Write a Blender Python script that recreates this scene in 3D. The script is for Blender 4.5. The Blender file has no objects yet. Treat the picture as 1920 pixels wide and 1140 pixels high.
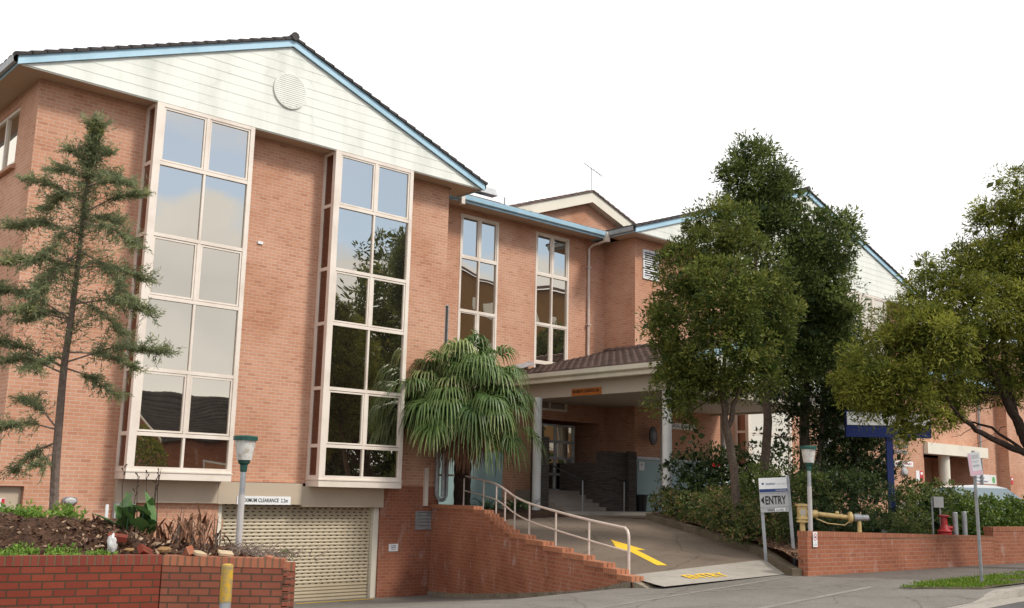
import bpy, math, random
import numpy as np
from mathutils import Vector, Matrix
random.seed(7); rng = np.random.default_rng(7)
scene = bpy.context.scene
R = math.radians

# ------------------------------------------------------------------ camera
cam_d = bpy.data.cameras.new('camera'); cam = bpy.data.objects.new('camera', cam_d)
scene.collection.objects.link(cam); scene.camera = cam
cam_d.sensor_width = 36.0; cam_d.lens = 1952.51 / 1920 * 36.0
cam_d.clip_start = 0.1; cam_d.clip_end = 3000
_M = ((0.7426, -0.6694, 0.0227), (0.1354, 0.1169, -0.9839), (0.6559, 0.7337, 0.1775))   # rows: right, down, forward in world axes
_r = Vector(_M[0]).normalized(); _f = Vector(_M[2]); _f = (_f - _r * _f.dot(_r)).normalized(); _u = _r.cross(_f)
cam.matrix_world = Matrix(((_r.x, _u.x, -_f.x, 0), (_r.y, _u.y, -_f.y, 0), (_r.z, _u.z, -_f.z, 0), (0, 0, 0, 1)))

# ------------------------------------------------------------------ exposure
scene.view_settings.view_transform = 'Standard'; scene.view_settings.look = 'None'
scene.view_settings.exposure = 0.95; scene.view_settings.gamma = 1.0
scene.view_settings.use_curve_mapping = False

# ------------------------------------------------------------------ sun and sky
SUN_EL = 46.0; SUN_DIR = (0.45, -1.0)           # horizontal direction towards the sun: behind the camera, a little right
sun_d = bpy.data.lights.new('sun', 'SUN'); sun = bpy.data.objects.new('sun', sun_d); scene.collection.objects.link(sun)
sun_d.energy = 1.5; sun_d.angle = R(11); sun_d.color = (1.0, 0.95, 0.86)
_h = Vector((SUN_DIR[0], SUN_DIR[1], 0)).normalized() * math.cos(R(SUN_EL)); _h.z = math.sin(R(SUN_EL))
sun.rotation_euler = (-_h).to_track_quat('-Z', 'Y').to_euler()
world = bpy.data.worlds.new("World"); scene.world = world; world.use_nodes = True
wt = world.node_tree; wn = wt.nodes; wl = wt.links
for n in list(wn): wn.remove(n)
def WN(t, **k):
    n = wn.new(t)
    for a, b in k.items(): setattr(n, a, b)
    return n
wout = WN('ShaderNodeOutputWorld'); bg = WN('ShaderNodeBackground'); wl.new(bg.outputs[0], wout.inputs[0])
bg.inputs[1].default_value = 0.1
sky = WN('ShaderNodeTexSky'); sky.sky_type = 'NISHITA'; sky.sun_disc = False
sky.sun_elevation = R(SUN_EL); sky.sun_rotation = math.atan2(SUN_DIR[0], SUN_DIR[1])
tc = WN('ShaderNodeTexCoord'); sep = WN('ShaderNodeSeparateXYZ'); wl.new(tc.outputs['Generated'], sep.inputs[0])
def WM(op, a, b=None, clamp=False):
    n = WN('ShaderNodeMath', operation=op); n.use_clamp = clamp
    for i, x in enumerate((a, b)):
        if x is None: continue
        if isinstance(x, (int, float)): n.inputs[i].default_value = x
        else: wl.new(x, n.inputs[i])
    return n.outputs[0]
def WR(x, a, b):          # smooth ramp 0..1 of x between a and b
    n = WN('ShaderNodeMapRange', interpolation_type='SMOOTHSTEP'); wl.new(x, n.inputs[0])
    n.inputs[1].default_value = a; n.inputs[2].default_value = b; return n.outputs[0]
nz = WN('ShaderNodeTexNoise'); nz.inputs['Scale'].default_value = 5.0; nz.inputs['Detail'].default_value = 7.0; nz.inputs['Roughness'].default_value = 0.55
mp = WN('ShaderNodeMapping'); mp.inputs['Scale'].default_value = (1, 1, 2.2); wl.new(tc.outputs['Generated'], mp.inputs[0]); wl.new(mp.outputs[0], nz.inputs['Vector'])
wob = WM('MULTIPLY', WM('SUBTRACT', nz.outputs[0], 0.5), 0.16)
el = WM('ADD', sep.outputs[2], wob)
clear = WM('MULTIPLY', WR(el, 0.217, 0.246), WM('SUBTRACT', 1.0, WM('MULTIPLY', WR(el, 0.315, 0.37), 0.75)))   # the clear band above the far bank of cloud
behind = WR(WM('SUBTRACT', WM('MULTIPLY', sep.outputs[0], 0.15), sep.outputs[1]), 0.1, 0.45)                     # only on the street side of the sky
clearf = WM('MULTIPLY', clear, behind, True)
nz2 = WN('ShaderNodeTexNoise'); nz2.inputs['Scale'].default_value = 3.0; nz2.inputs['Detail'].default_value = 5.0; wl.new(mp.outputs[0], nz2.inputs['Vector'])
cr = WN('ShaderNodeValToRGB'); wl.new(nz2.outputs[0], cr.inputs[0])
cr.color_ramp.elements[0].position = 0.3; cr.color_ramp.elements[0].color = (0.72, 0.72, 0.74, 1)
cr.color_ramp.elements[1].position = 0.62; cr.color_ramp.elements[1].color = (1.0, 0.985, 0.95, 1)
cl = WN('ShaderNodeMix', data_type='RGBA', blend_type='MULTIPLY'); cl.inputs[0].default_value = 1.0
wl.new(cr.outputs[0], cl.inputs[6]); cl.inputs[7].default_value = (7.8, 7.8, 7.8, 1)
mx = WN('ShaderNodeMix', data_type='RGBA'); wl.new(clearf, mx.inputs[0]); wl.new(cl.outputs[2], mx.inputs[6]); skt = WN('ShaderNodeMix', data_type='RGBA', blend_type='MULTIPLY'); skt.inputs[0].default_value = 1.0; wl.new(sky.outputs[0], skt.inputs[6]); skt.inputs[7].default_value = (0.82, 0.88, 0.93, 1); wl.new(skt.outputs[2], mx.inputs[7])
wl.new(mx.outputs[2], bg.inputs[0])

# ------------------------------------------------------------------ materials
def new_mat(name):
    m = bpy.data.materials.new(name); m.use_nodes = True
    nt = m.node_tree; b = nt.nodes['Principled BSDF']
    return m, nt, b
def node(nt, t, **k):
    n = nt.nodes.new(t)
    for a, b in k.items(): setattr(n, a, b)
    return n
def noise(nt, scale, detail=4, rough=0.55, vec=None, dist=0.0):
    n = node(nt, 'ShaderNodeTexNoise'); n.inputs['Scale'].default_value = scale; n.inputs['Detail'].default_value = detail
    n.inputs['Roughness'].default_value = rough; n.inputs['Distortion'].default_value = dist
    if vec is not None: nt.links.new(vec, n.inputs['Vector'])
    return n.outputs[0]
def ramp(nt, x, stops):
    n = node(nt, 'ShaderNodeValToRGB'); nt.links.new(x, n.inputs[0]); e = n.color_ramp.elements
    while len(e) < len(stops): e.new(0.5)
    for i, (p, c) in enumerate(stops): e[i].position = p; e[i].color = (c if len(c) == 4 else (*c, 1))
    return n.outputs[0]
def mixc(nt, f, a, b, mode='MIX'):
    n = node(nt, 'ShaderNodeMix', data_type='RGBA', blend_type=mode)
    for i, x in ((0, f), (6, a), (7, b)):
        if hasattr(x, 'node'): nt.links.new(x, n.inputs[i])
        elif i == 0: n.inputs[0].default_value = x
        else: n.inputs[i].default_value = (*x, 1) if len(x) == 3 else x
    return n.outputs[2]
def bump(nt, b, h, strength, dist=0.01):
    n = node(nt, 'ShaderNodeBump'); n.inputs['Strength'].default_value = strength; n.inputs['Distance'].default_value = dist
    nt.links.new(h, n.inputs['Height']); nt.links.new(n.outputs[0], b.inputs['Normal'])
def objvec(nt, scale=(1, 1, 1)):
    t = node(nt, 'ShaderNodeTexCoord'); m = node(nt, 'ShaderNodeMapping'); m.inputs['Scale'].default_value = scale
    nt.links.new(t.outputs['Object'], m.inputs[0]); return m.outputs[0]
def uvvec(nt, scale=(1, 1, 1)):
    t = node(nt, 'ShaderNodeTexCoord'); m = node(nt, 'ShaderNodeMapping'); m.inputs['Scale'].default_value = scale
    nt.links.new(t.outputs['UV'], m.inputs[0]); return m.outputs[0]

def paint(name, col, rough=0.5, var=0.12, scale=3.0, metal=0.0, dirt=None, streak=False, bumpy=0.0, spec=0.5):
    m, nt, b = new_mat(name); v = objvec(nt, (1, 1, 0.25) if streak else (1, 1, 1))
    n = noise(nt, scale, 5, 0.6, v)
    d = dirt if dirt else tuple(c * (1 - var * 2.2) for c in col)
    c = ramp(nt, n, [(0.3, d), (0.55, col), (0.8, tuple(min(1, x * (1 + var * 0.5)) for x in col))])
    nt.links.new(c, b.inputs['Base Color']); b.inputs['Roughness'].default_value = rough; b.inputs['Metallic'].default_value = metal
    b.inputs['Specular IOR Level'].default_value = spec
    if bumpy: bump(nt, b, noise(nt, scale * 12, 4, 0.6, objvec(nt)), bumpy)
    return m

def brick(name, c1, c2, c3, mortar, stain=(0.6, 0.5, 0.45), bw=0.24, rh=0.086, off=0.5, ms=0.010, stainamt=0.35, bstr=0.5, efflo=0.0):
    m, nt, b = new_mat(name); v = uvvec(nt)
    def bt(a, bb, mo):
        t = node(nt, 'ShaderNodeTexBrick'); nt.links.new(v, t.inputs['Vector'])
        t.offset = off; t.offset_frequency = 2; t.squash = 1.0
        t.inputs['Color1'].default_value = (*a, 1); t.inputs['Color2'].default_value = (*bb, 1); t.inputs['Mortar'].default_value = (*mo, 1)
        t.inputs['Scale'].default_value = 1.0; t.inputs['Mortar Size'].default_value = ms; t.inputs['Mortar Smooth'].default_value = 0.2
        t.inputs['Bias'].default_value = 0.0; t.inputs['Brick Width'].default_value = bw; t.inputs['Row Height'].default_value = rh
        return t
    t = bt(c1, c2, mortar)
    # some bricks darker: random per brick through a second brick texture in black and white
    k = bt((0, 0, 0), (1, 1, 1), (0, 0, 0)); k.inputs['Bias'].default_value = -0.35
    sel = ramp(nt, k.outputs['Color'], [(0.55, (0, 0, 0)), (0.8, (1, 1, 1))])
    c = mixc(nt, sel, t.outputs['Color'], c3)
    c = mixc(nt, t.outputs['Fac'], c, mortar)
    grain = noise(nt, 90, 3, 0.7, v)
    c = mixc(nt, 0.55, c, ramp(nt, grain, [(0.3, (0.62, 0.6, 0.58)), (0.7, (1.18, 1.16, 1.14))]), 'MULTIPLY')
    big = noise(nt, 0.55, 6, 0.62, v, 0.3)
    c = mixc(nt, ramp(nt, big, [(0.42, (0, 0, 0)), (0.68, (stainamt,) * 3)]), c, mixc(nt, 1.0, c, stain, 'MULTIPLY'))
    if efflo:
        s = noise(nt, 1.6, 6, 0.7, uvvec(nt, (2.2, 0.7, 1)), 0.5)
        c = mixc(nt, ramp(nt, s, [(0.56, (0, 0, 0)), (0.75, (efflo,) * 3)]), c, (0.55, 0.5, 0.46))
    nt.links.new(c, b.inputs['Base Color']); b.inputs['Roughness'].default_value = 0.9; b.inputs['Specular IOR Level'].default_value = 0.25
    inv = node(nt, 'ShaderNodeMath', operation='SUBTRACT'); inv.inputs[0].default_value = 1.0; nt.links.new(t.outputs['Fac'], inv.inputs[1])
    ad = node(nt, 'ShaderNodeMath', operation='MULTIPLY_ADD'); nt.links.new(grain, ad.inputs[0]); ad.inputs[1].default_value = 0.3; nt.links.new(inv.outputs[0], ad.inputs[2])
    bump(nt, b, ad.outputs[0], bstr, 0.008)
    return m

def ground_mat(name, c1, c2, sc=40, patch=0.5, rough=0.92, bstr=0.4, dark=(0.75, 0.74, 0.72), crack=0):
    m, nt, b = new_mat(name); v = objvec(nt)
    fine = noise(nt, sc, 4, 0.75, v)
    c = ramp(nt, fine, [(0.3, c1), (0.7, c2)])
    vo = node(nt, 'ShaderNodeTexVoronoi'); vo.inputs['Scale'].default_value = sc * 1.3; nt.links.new(v, vo.inputs['Vector'])
    c = mixc(nt, 0.25, c, ramp(nt, vo.outputs['Color'], [(0.1, (0.6, 0.6, 0.6)), (0.9, (1.3, 1.28, 1.25))]), 'MULTIPLY')
    c = mixc(nt, ramp(nt, noise(nt, patch, 6, 0.65, v, 0.4), [(0.4, (0, 0, 0)), (0.66, (0.8,) * 3)]), c, mixc(nt, 1.0, c, dark, 'MULTIPLY'))
    st = noise(nt, patch * 3.7, 5, 0.7, v, 1.5)
    c = mixc(nt, ramp(nt, st, [(0.55, (0, 0, 0)), (0.63, (0.5,) * 3), (0.72, (0, 0, 0))]), c, mixc(nt, 1.0, c, (0.72, 0.7, 0.68), 'MULTIPLY'))
    if crack:
        vc = node(nt, 'ShaderNodeTexVoronoi', feature='DISTANCE_TO_EDGE'); vc.inputs['Scale'].default_value = crack
        wv_ = node(nt, 'ShaderNodeMix', data_type='RGBA', blend_type='LINEAR_LIGHT'); wv_.inputs[0].default_value = 0.12; nt.links.new(v, wv_.inputs[6])
        nn_ = node(nt, 'ShaderNodeTexNoise'); nn_.inputs['Scale'].default_value = 2.5; nn_.inputs['Detail'].default_value = 5; nt.links.new(v, nn_.inputs['Vector']); nt.links.new(nn_.outputs['Color'], wv_.inputs[7]); nt.links.new(wv_.outputs[2], vc.inputs['Vector'])
        c = mixc(nt, ramp(nt, vc.outputs['Distance'], [(0.0, (0.6,) * 3), (0.010, (0, 0, 0))]), c, mixc(nt, 1.0, c, (0.45, 0.42, 0.4), 'MULTIPLY'))
    nt.links.new(c, b.inputs['Base Color']); b.inputs['Roughness'].default_value = rough; b.inputs['Specular IOR Level'].default_value = 0.25
    bump(nt, b, fine, bstr, 0.006)
    return m

def leaf_mat(name, dark, light, extra=None, gloss=0.35, trans=0.3):
    """colour picked leaf by leaf from the attribute 'tint'"""
    m, nt, b = new_mat(name)
    a = node(nt, 'ShaderNodeAttribute'); a.attribute_name = 'tint'
    st = [(0.0, dark), (0.75, light)] + ([(0.97, extra)] if extra else [(1.0, tuple(c * 1.25 for c in light))])
    c = ramp(nt, a.outputs['Fac'], st)
    nt.links.new(c, b.inputs['Base Color']); b.inputs['Roughness'].default_value = 0.45; b.inputs['Specular IOR Level'].default_value = gloss
    tr = node(nt, 'ShaderNodeBsdfTranslucent'); nt.links.new(c, tr.inputs['Color'])
    ms = node(nt, 'ShaderNodeMixShader'); ms.inputs[0].default_value = trans
    nt.links.new(b.outputs[0], ms.inputs[1]); nt.links.new(tr.outputs[0], ms.inputs[2])
    nt.links.new(ms.outputs[0], nt.nodes['Material Output'].inputs['Surface'])
    return m

def glass_mat(name, refl=0.46, tint=(1.0, 0.93, 0.81), body=(0.012, 0.008, 0.006), wave=0.013):
    m, nt, b = new_mat(name)
    b.inputs['Base Color'].default_value = (*body, 1); b.inputs['Roughness'].default_value = 0.25; b.inputs['Specular IOR Level'].default_value = 0.2
    g = node(nt, 'ShaderNodeBsdfGlossy'); g.inputs['Color'].default_value = (*tint, 1); g.inputs['Roughness'].default_value = 0.0
    ms = node(nt, 'ShaderNodeMixShader')
    fr = node(nt, 'ShaderNodeFresnel'); fr.inputs[0].default_value = 1.5
    ad = node(nt, 'ShaderNodeMath', operation='ADD'); ad.use_clamp = True; nt.links.new(fr.outputs[0], ad.inputs[0]); ad.inputs[1].default_value = refl - 0.04
    nt.links.new(ad.outputs[0], ms.inputs[0]); nt.links.new(b.outputs[0], ms.inputs[1]); nt.links.new(g.outputs[0], ms.inputs[2])
    bp = node(nt, 'ShaderNodeBump'); bp.inputs['Strength'].default_value = 1.0; bp.inputs['Distance'].default_value = wave
    nt.links.new(noise(nt, 0.55, 1, 0.4, objvec(nt)), bp.inputs['Height']); nt.links.new(bp.outputs[0], g.inputs['Normal'])
    nt.links.new(ms.outputs[0], nt.nodes['Material Output'].inputs['Surface'])
    return m

M = {}
M['brick'] = brick('brick_salmon', (0.62, 0.328, 0.212), (0.545, 0.270, 0.170), (0.39, 0.168, 0.106), (0.60, 0.435, 0.335), stain=(0.74, 0.60, 0.50), stainamt=0.7)
M['brick_low'] = brick('brick_lower', (0.37, 0.135, 0.072), (0.31, 0.108, 0.060), (0.25, 0.085, 0.055), (0.36, 0.20, 0.14), stainamt=0.75, efflo=0.45)
M['brick_red'] = brick('brick_red', (0.185, 0.036, 0.022), (0.25, 0.055, 0.030), (0.105, 0.034, 0.034), (0.075, 0.050, 0.028), stainamt=0.8, bstr=0.9, ms=0.009)
M['brick_orange'] = brick('brick_orange', (0.30, 0.105, 0.064), (0.255, 0.08, 0.052), (0.20, 0.062, 0.046), (0.105, 0.070, 0.045), stainamt=0.8, bstr=0.9, ms=0.010)
M['edge_red'] = brick('brick_edge_red', (0.20, 0.042, 0.030), (0.24, 0.06, 0.038), (0.13, 0.04, 0.038), (0.16, 0.095, 0.055), bw=0.086, rh=0.4, off=0, ms=0.012, bstr=0.9)
M['edge_orange'] = brick('brick_edge_orange', (0.40, 0.155, 0.085), (0.34, 0.12, 0.07), (0.27, 0.088, 0.055), (0.20, 0.12, 0.075), bw=0.086, rh=0.4, off=0, ms=0.012, bstr=0.9)
M['frame'] = paint('window_frame_paint', (0.76, 0.67, 0.58), 0.45, 0.06, 1.2, dirt=(0.64, 0.54, 0.45))
M['cream'] = paint('cream_paint', (0.74, 0.68, 0.56), 0.55, 0.06, 1.0)
M['beige'] = paint('beige_panel', (0.47, 0.38, 0.28), 0.6, 0.06, 0.8)
M['soffit'] = paint('soffit_paint', (0.50, 0.38, 0.27), 0.7, 0.06, 0.7)
M['board'] = paint('weatherboard_paint', (0.76, 0.76, 0.69), 0.6, 0.10, 1.3, dirt=(0.60, 0.61, 0.54), streak=True)
M['blue'] = paint('blue_fascia_paint', (0.41, 0.61, 0.73), 0.5, 0.10, 1.5, dirt=(0.31, 0.49, 0.60))
M['tile_dark'] = paint('roof_tile_dark', (0.05, 0.042, 0.04), 0.8, 0.3, 2.0)
M['tile'] = paint('roof_tile_brown', (0.15, 0.098, 0.082), 0.85, 0.3, 2.2, dirt=(0.07, 0.05, 0.045))
M['glass'] = glass_mat('reflective_glass')
M['glass_brown'] = glass_mat('bronze_glass', 0.16, (0.9, 0.62, 0.5), (0.045, 0.014, 0.008))
M['dark'] = paint('dark_interior', (0.02, 0.014, 0.012), 0.8, 0.2)
M['door_slat'] = paint('roller_slat', (0.45, 0.37, 0.25), 0.45, 0.08, 0.6)
M['edge_step'] = brick('brick_edge_step', (0.50, 0.21, 0.115), (0.44, 0.17, 0.09), (0.34, 0.12, 0.07), (0.24, 0.14, 0.09), bw=0.086, rh=0.4, off=0, ms=0.012, bstr=0.9)
M['metal_grey'] = paint('galvanised_grey', (0.36, 0.37, 0.38), 0.45, 0.12, 6, metal=0.35)
M['rail'] = paint('rail_paint', (0.62, 0.51, 0.44), 0.45, 0.1, 3)
M['white'] = paint('white_paint', (0.78, 0.78, 0.77), 0.4, 0.05, 2)
M['col_white'] = paint('column_paint', (0.70, 0.69, 0.67), 0.5, 0.06, 1.5)
M['ceiling'] = paint('canopy_ceiling', (0.55, 0.48, 0.40), 0.7, 0.05, 0.5)
M['black'] = paint('black_plastic', (0.012, 0.012, 0.013), 0.5, 0.2, 3)
M['lamp_green'] = paint('lamp_green', (0.012, 0.075, 0.055), 0.45, 0.15, 8)
M['lamp_glass'] = paint('lamp_diffuser', (0.62, 0.60, 0.56), 0.25, 0.10, 9, dirt=(0.42, 0.36, 0.28))
M['post'] = paint('lamp_post_grey', (0.46, 0.43, 0.41), 0.5, 0.10, 5)
M['yellow'] = paint('road_yellow', (0.80, 0.50, 0.015), 0.7, 0.10, 14, dirt=(0.62, 0.38, 0.03), bumpy=0.2)
M['yellow_worn'] = paint('bollard_yellow', (0.50, 0.30, 0.02), 0.65, 0.2, 12, dirt=(0.20, 0.18, 0.14))
M['pipe_yellow'] = paint('pipe_cream_yellow', (0.62, 0.45, 0.19), 0.4, 0.15, 10, dirt=(0.40, 0.26, 0.10))
M['red'] = paint('red_enamel', (0.36, 0.018, 0.02), 0.4, 0.12, 8)
M['navy'] = paint('navy_blue', (0.008, 0.022, 0.13), 0.35, 0.1, 2)
M['sign_grey'] = paint('sign_grey', (0.42, 0.42, 0.41), 0.5, 0.05, 4)
M['ink'] = paint('sign_black', (0.01, 0.01, 0.011), 0.5, 0.05)
M['ink_blue'] = paint('sign_blue', (0.012, 0.04, 0.15), 0.5, 0.05)
M['ink_red'] = paint('sign_red', (0.55, 0.02, 0.03), 0.5, 0.05)
M['ink_pink'] = paint('sign_faded_pink', (0.80, 0.50, 0.58), 0.5, 0.04, 2)
M['ink_faint'] = paint('sign_faint_grey', (0.58, 0.56, 0.57), 0.5, 0.04, 2)
M['ink_green'] = paint('sign_green', (0.08, 0.42, 0.10), 0.5, 0.05)
M['sign_orange'] = paint('sign_orange', (0.50, 0.14, 0.015), 0.5, 0.1, 3)
M['stone'] = brick('stacked_slate', (0.115, 0.098, 0.086), (0.075, 0.064, 0.057), (0.055, 0.046, 0.04), (0.03, 0.027, 0.024), bw=0.33, rh=0.05, ms=0.005, bstr=1.0)
M['sand'] = paint('sandstone', (0.50, 0.38, 0.24), 0.8, 0.15, 9)
M['teal'] = paint('teal_panel', (0.30, 0.42, 0.42), 0.6, 0.06, 0.8)
M['concrete'] = ground_mat('concrete', (0.30, 0.27, 0.235), (0.40, 0.365, 0.32), 60, 0.8)
M['concrete_dirty'] = ground_mat('concrete_dirty', (0.17, 0.14, 0.10), (0.36, 0.31, 0.24), 14, 2.0, dark=(0.4, 0.38, 0.33))
M['kerb_dark'] = ground_mat('kerb_mossy', (0.10, 0.075, 0.05), (0.20, 0.16, 0.115), 25, 1.6, dark=(0.5, 0.5, 0.42))
M['asphalt'] = ground_mat('asphalt_pale', (0.12, 0.108, 0.095), (0.255, 0.235, 0.21), 45, 0.45, crack=0.35)
M['asphalt_road'] = ground_mat('asphalt_road', (0.07, 0.066, 0.066), (0.14, 0.132, 0.128), 60, 0.5)
M['asphalt_path'] = ground_mat('asphalt_path', (0.095, 0.08, 0.07), (0.185, 0.162, 0.142), 45, 0.5, crack=0.5)
M['asphalt_ramp'] = ground_mat('asphalt_ramp', (0.115, 0.086, 0.064), (0.225, 0.175, 0.134), 50, 0.5, crack=0.3)
M['joint'] = ground_mat('joint_concrete', (0.20, 0.185, 0.165), (0.31, 0.285, 0.255), 40, 1.5)
M['bag'] = paint('dirty_plastic', (0.62, 0.61, 0.59), 0.35, 0.2, 14)
M['steps'] = ground_mat('step_concrete', (0.22, 0.185, 0.16), (0.34, 0.29, 0.25), 40, 0.8)
M['soil'] = ground_mat('soil_dark', (0.028, 0.016, 0.010), (0.12, 0.062, 0.036), 9, 1.4, bstr=1.0, dark=(0.35, 0.3, 0.26))
M['mulch'] = ground_mat('bark_mulch', (0.09, 0.045, 0.026), (0.26, 0.15, 0.095), 26, 1.2, bstr=1.0)
M['earth'] = ground_mat('earth_base', (0.09, 0.075, 0.05), (0.16, 0.13, 0.09), 3, 0.2)
M['bark'] = ground_mat('bark_grey', (0.075, 0.055, 0.042), (0.19, 0.145, 0.115), 14, 2.0, bstr=0.9)
M['bark_pale'] = ground_mat('bark_pale', (0.14, 0.105, 0.085), (0.29, 0.22, 0.18), 18, 2.5, bstr=0.7)
M['bark_dark'] = ground_mat('bark_dark', (0.022, 0.014, 0.010), (0.075, 0.048, 0.036), 16, 2.0, bstr=0.9)
M['leaf_grev'] = leaf_mat('leaf_grevillea', (0.070, 0.098, 0.055), (0.30, 0.33, 0.17), (0.40, 0.40, 0.14), 0.15, 0.4)
M['leaf_a'] = leaf_mat('leaf_olive_green', (0.034, 0.058, 0.012), (0.185, 0.215, 0.044), (0.30, 0.28, 0.07), 0.18, 0.4)
M['leaf_b'] = leaf_mat('leaf_deep_green', (0.028, 0.052, 0.015), (0.175, 0.215, 0.060), (0.24, 0.26, 0.065), 0.18, 0.4)
M['leaf_c'] = leaf_mat('leaf_yellow_green', (0.072, 0.094, 0.018), (0.31, 0.325, 0.052), (0.42, 0.39, 0.075), 0.18, 0.42)
M['leaf_hedge'] = leaf_mat('leaf_hedge', (0.036, 0.062, 0.018), (0.17, 0.21, 0.055), (0.34, 0.21, 0.11), 0.22, 0.35)
M['leaf_dark'] = leaf_mat('leaf_dark', (0.016, 0.030, 0.010), (0.090, 0.130, 0.038), None, 0.25)
M['leaf_bright'] = leaf_mat('leaf_bright', (0.035, 0.075, 0.012), (0.13, 0.20, 0.022), (0.22, 0.27, 0.04), 0.35)
M['leaf_palm'] = leaf_mat('leaf_palm', (0.035, 0.080, 0.024), (0.175, 0.265, 0.075), (0.44, 0.46, 0.20), 0.5, 0.35)
M['leaf_canna'] = leaf_mat('leaf_canna', (0.028, 0.075, 0.020), (0.085, 0.16, 0.045), None, 0.5, 0.25)
M['leaf_dead'] = leaf_mat('leaf_dead', (0.085, 0.036, 0.020), (0.30, 0.15, 0.085), (0.50, 0.32, 0.21), 0.2, 0.2)
M['grass'] = leaf_mat('grass_blades', (0.07, 0.14, 0.012), (0.17, 0.28, 0.025), (0.26, 0.30, 0.06), 0.2)
M['weeds'] = leaf_mat('weed_leaves', (0.07, 0.15, 0.02), (0.20, 0.32, 0.05), (0.30, 0.42, 0.10), 0.2)
M['litter'] = leaf_mat('leaf_litter', (0.040, 0.020, 0.012), (0.17, 0.085, 0.05), (0.45, 0.32, 0.21), 0.2, 0.1)
M['flower'] = leaf_mat('flower_red', (0.35, 0.02, 0.02), (0.5, 0.05, 0.04), None, 0.3)
M['car_white'] = paint('car_white', (0.72, 0.74, 0.76), 0.15, 0.02, 1)
M['car_silver'] = paint('car_rose_silver', (0.50, 0.42, 0.44), 0.2, 0.02, 1, metal=0.4)
M['car_glass'] = glass_mat('car_glass', 0.25, (0.9, 1, 1), (0.10, 0.14, 0.15))
M['tyre'] = paint('tyre', (0.015, 0.015, 0.015), 0.8, 0.1)
M['mortar_wall'] = paint('tan_render', (0.27, 0.15, 0.06), 0.9, 0.1, 0.5)

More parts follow.
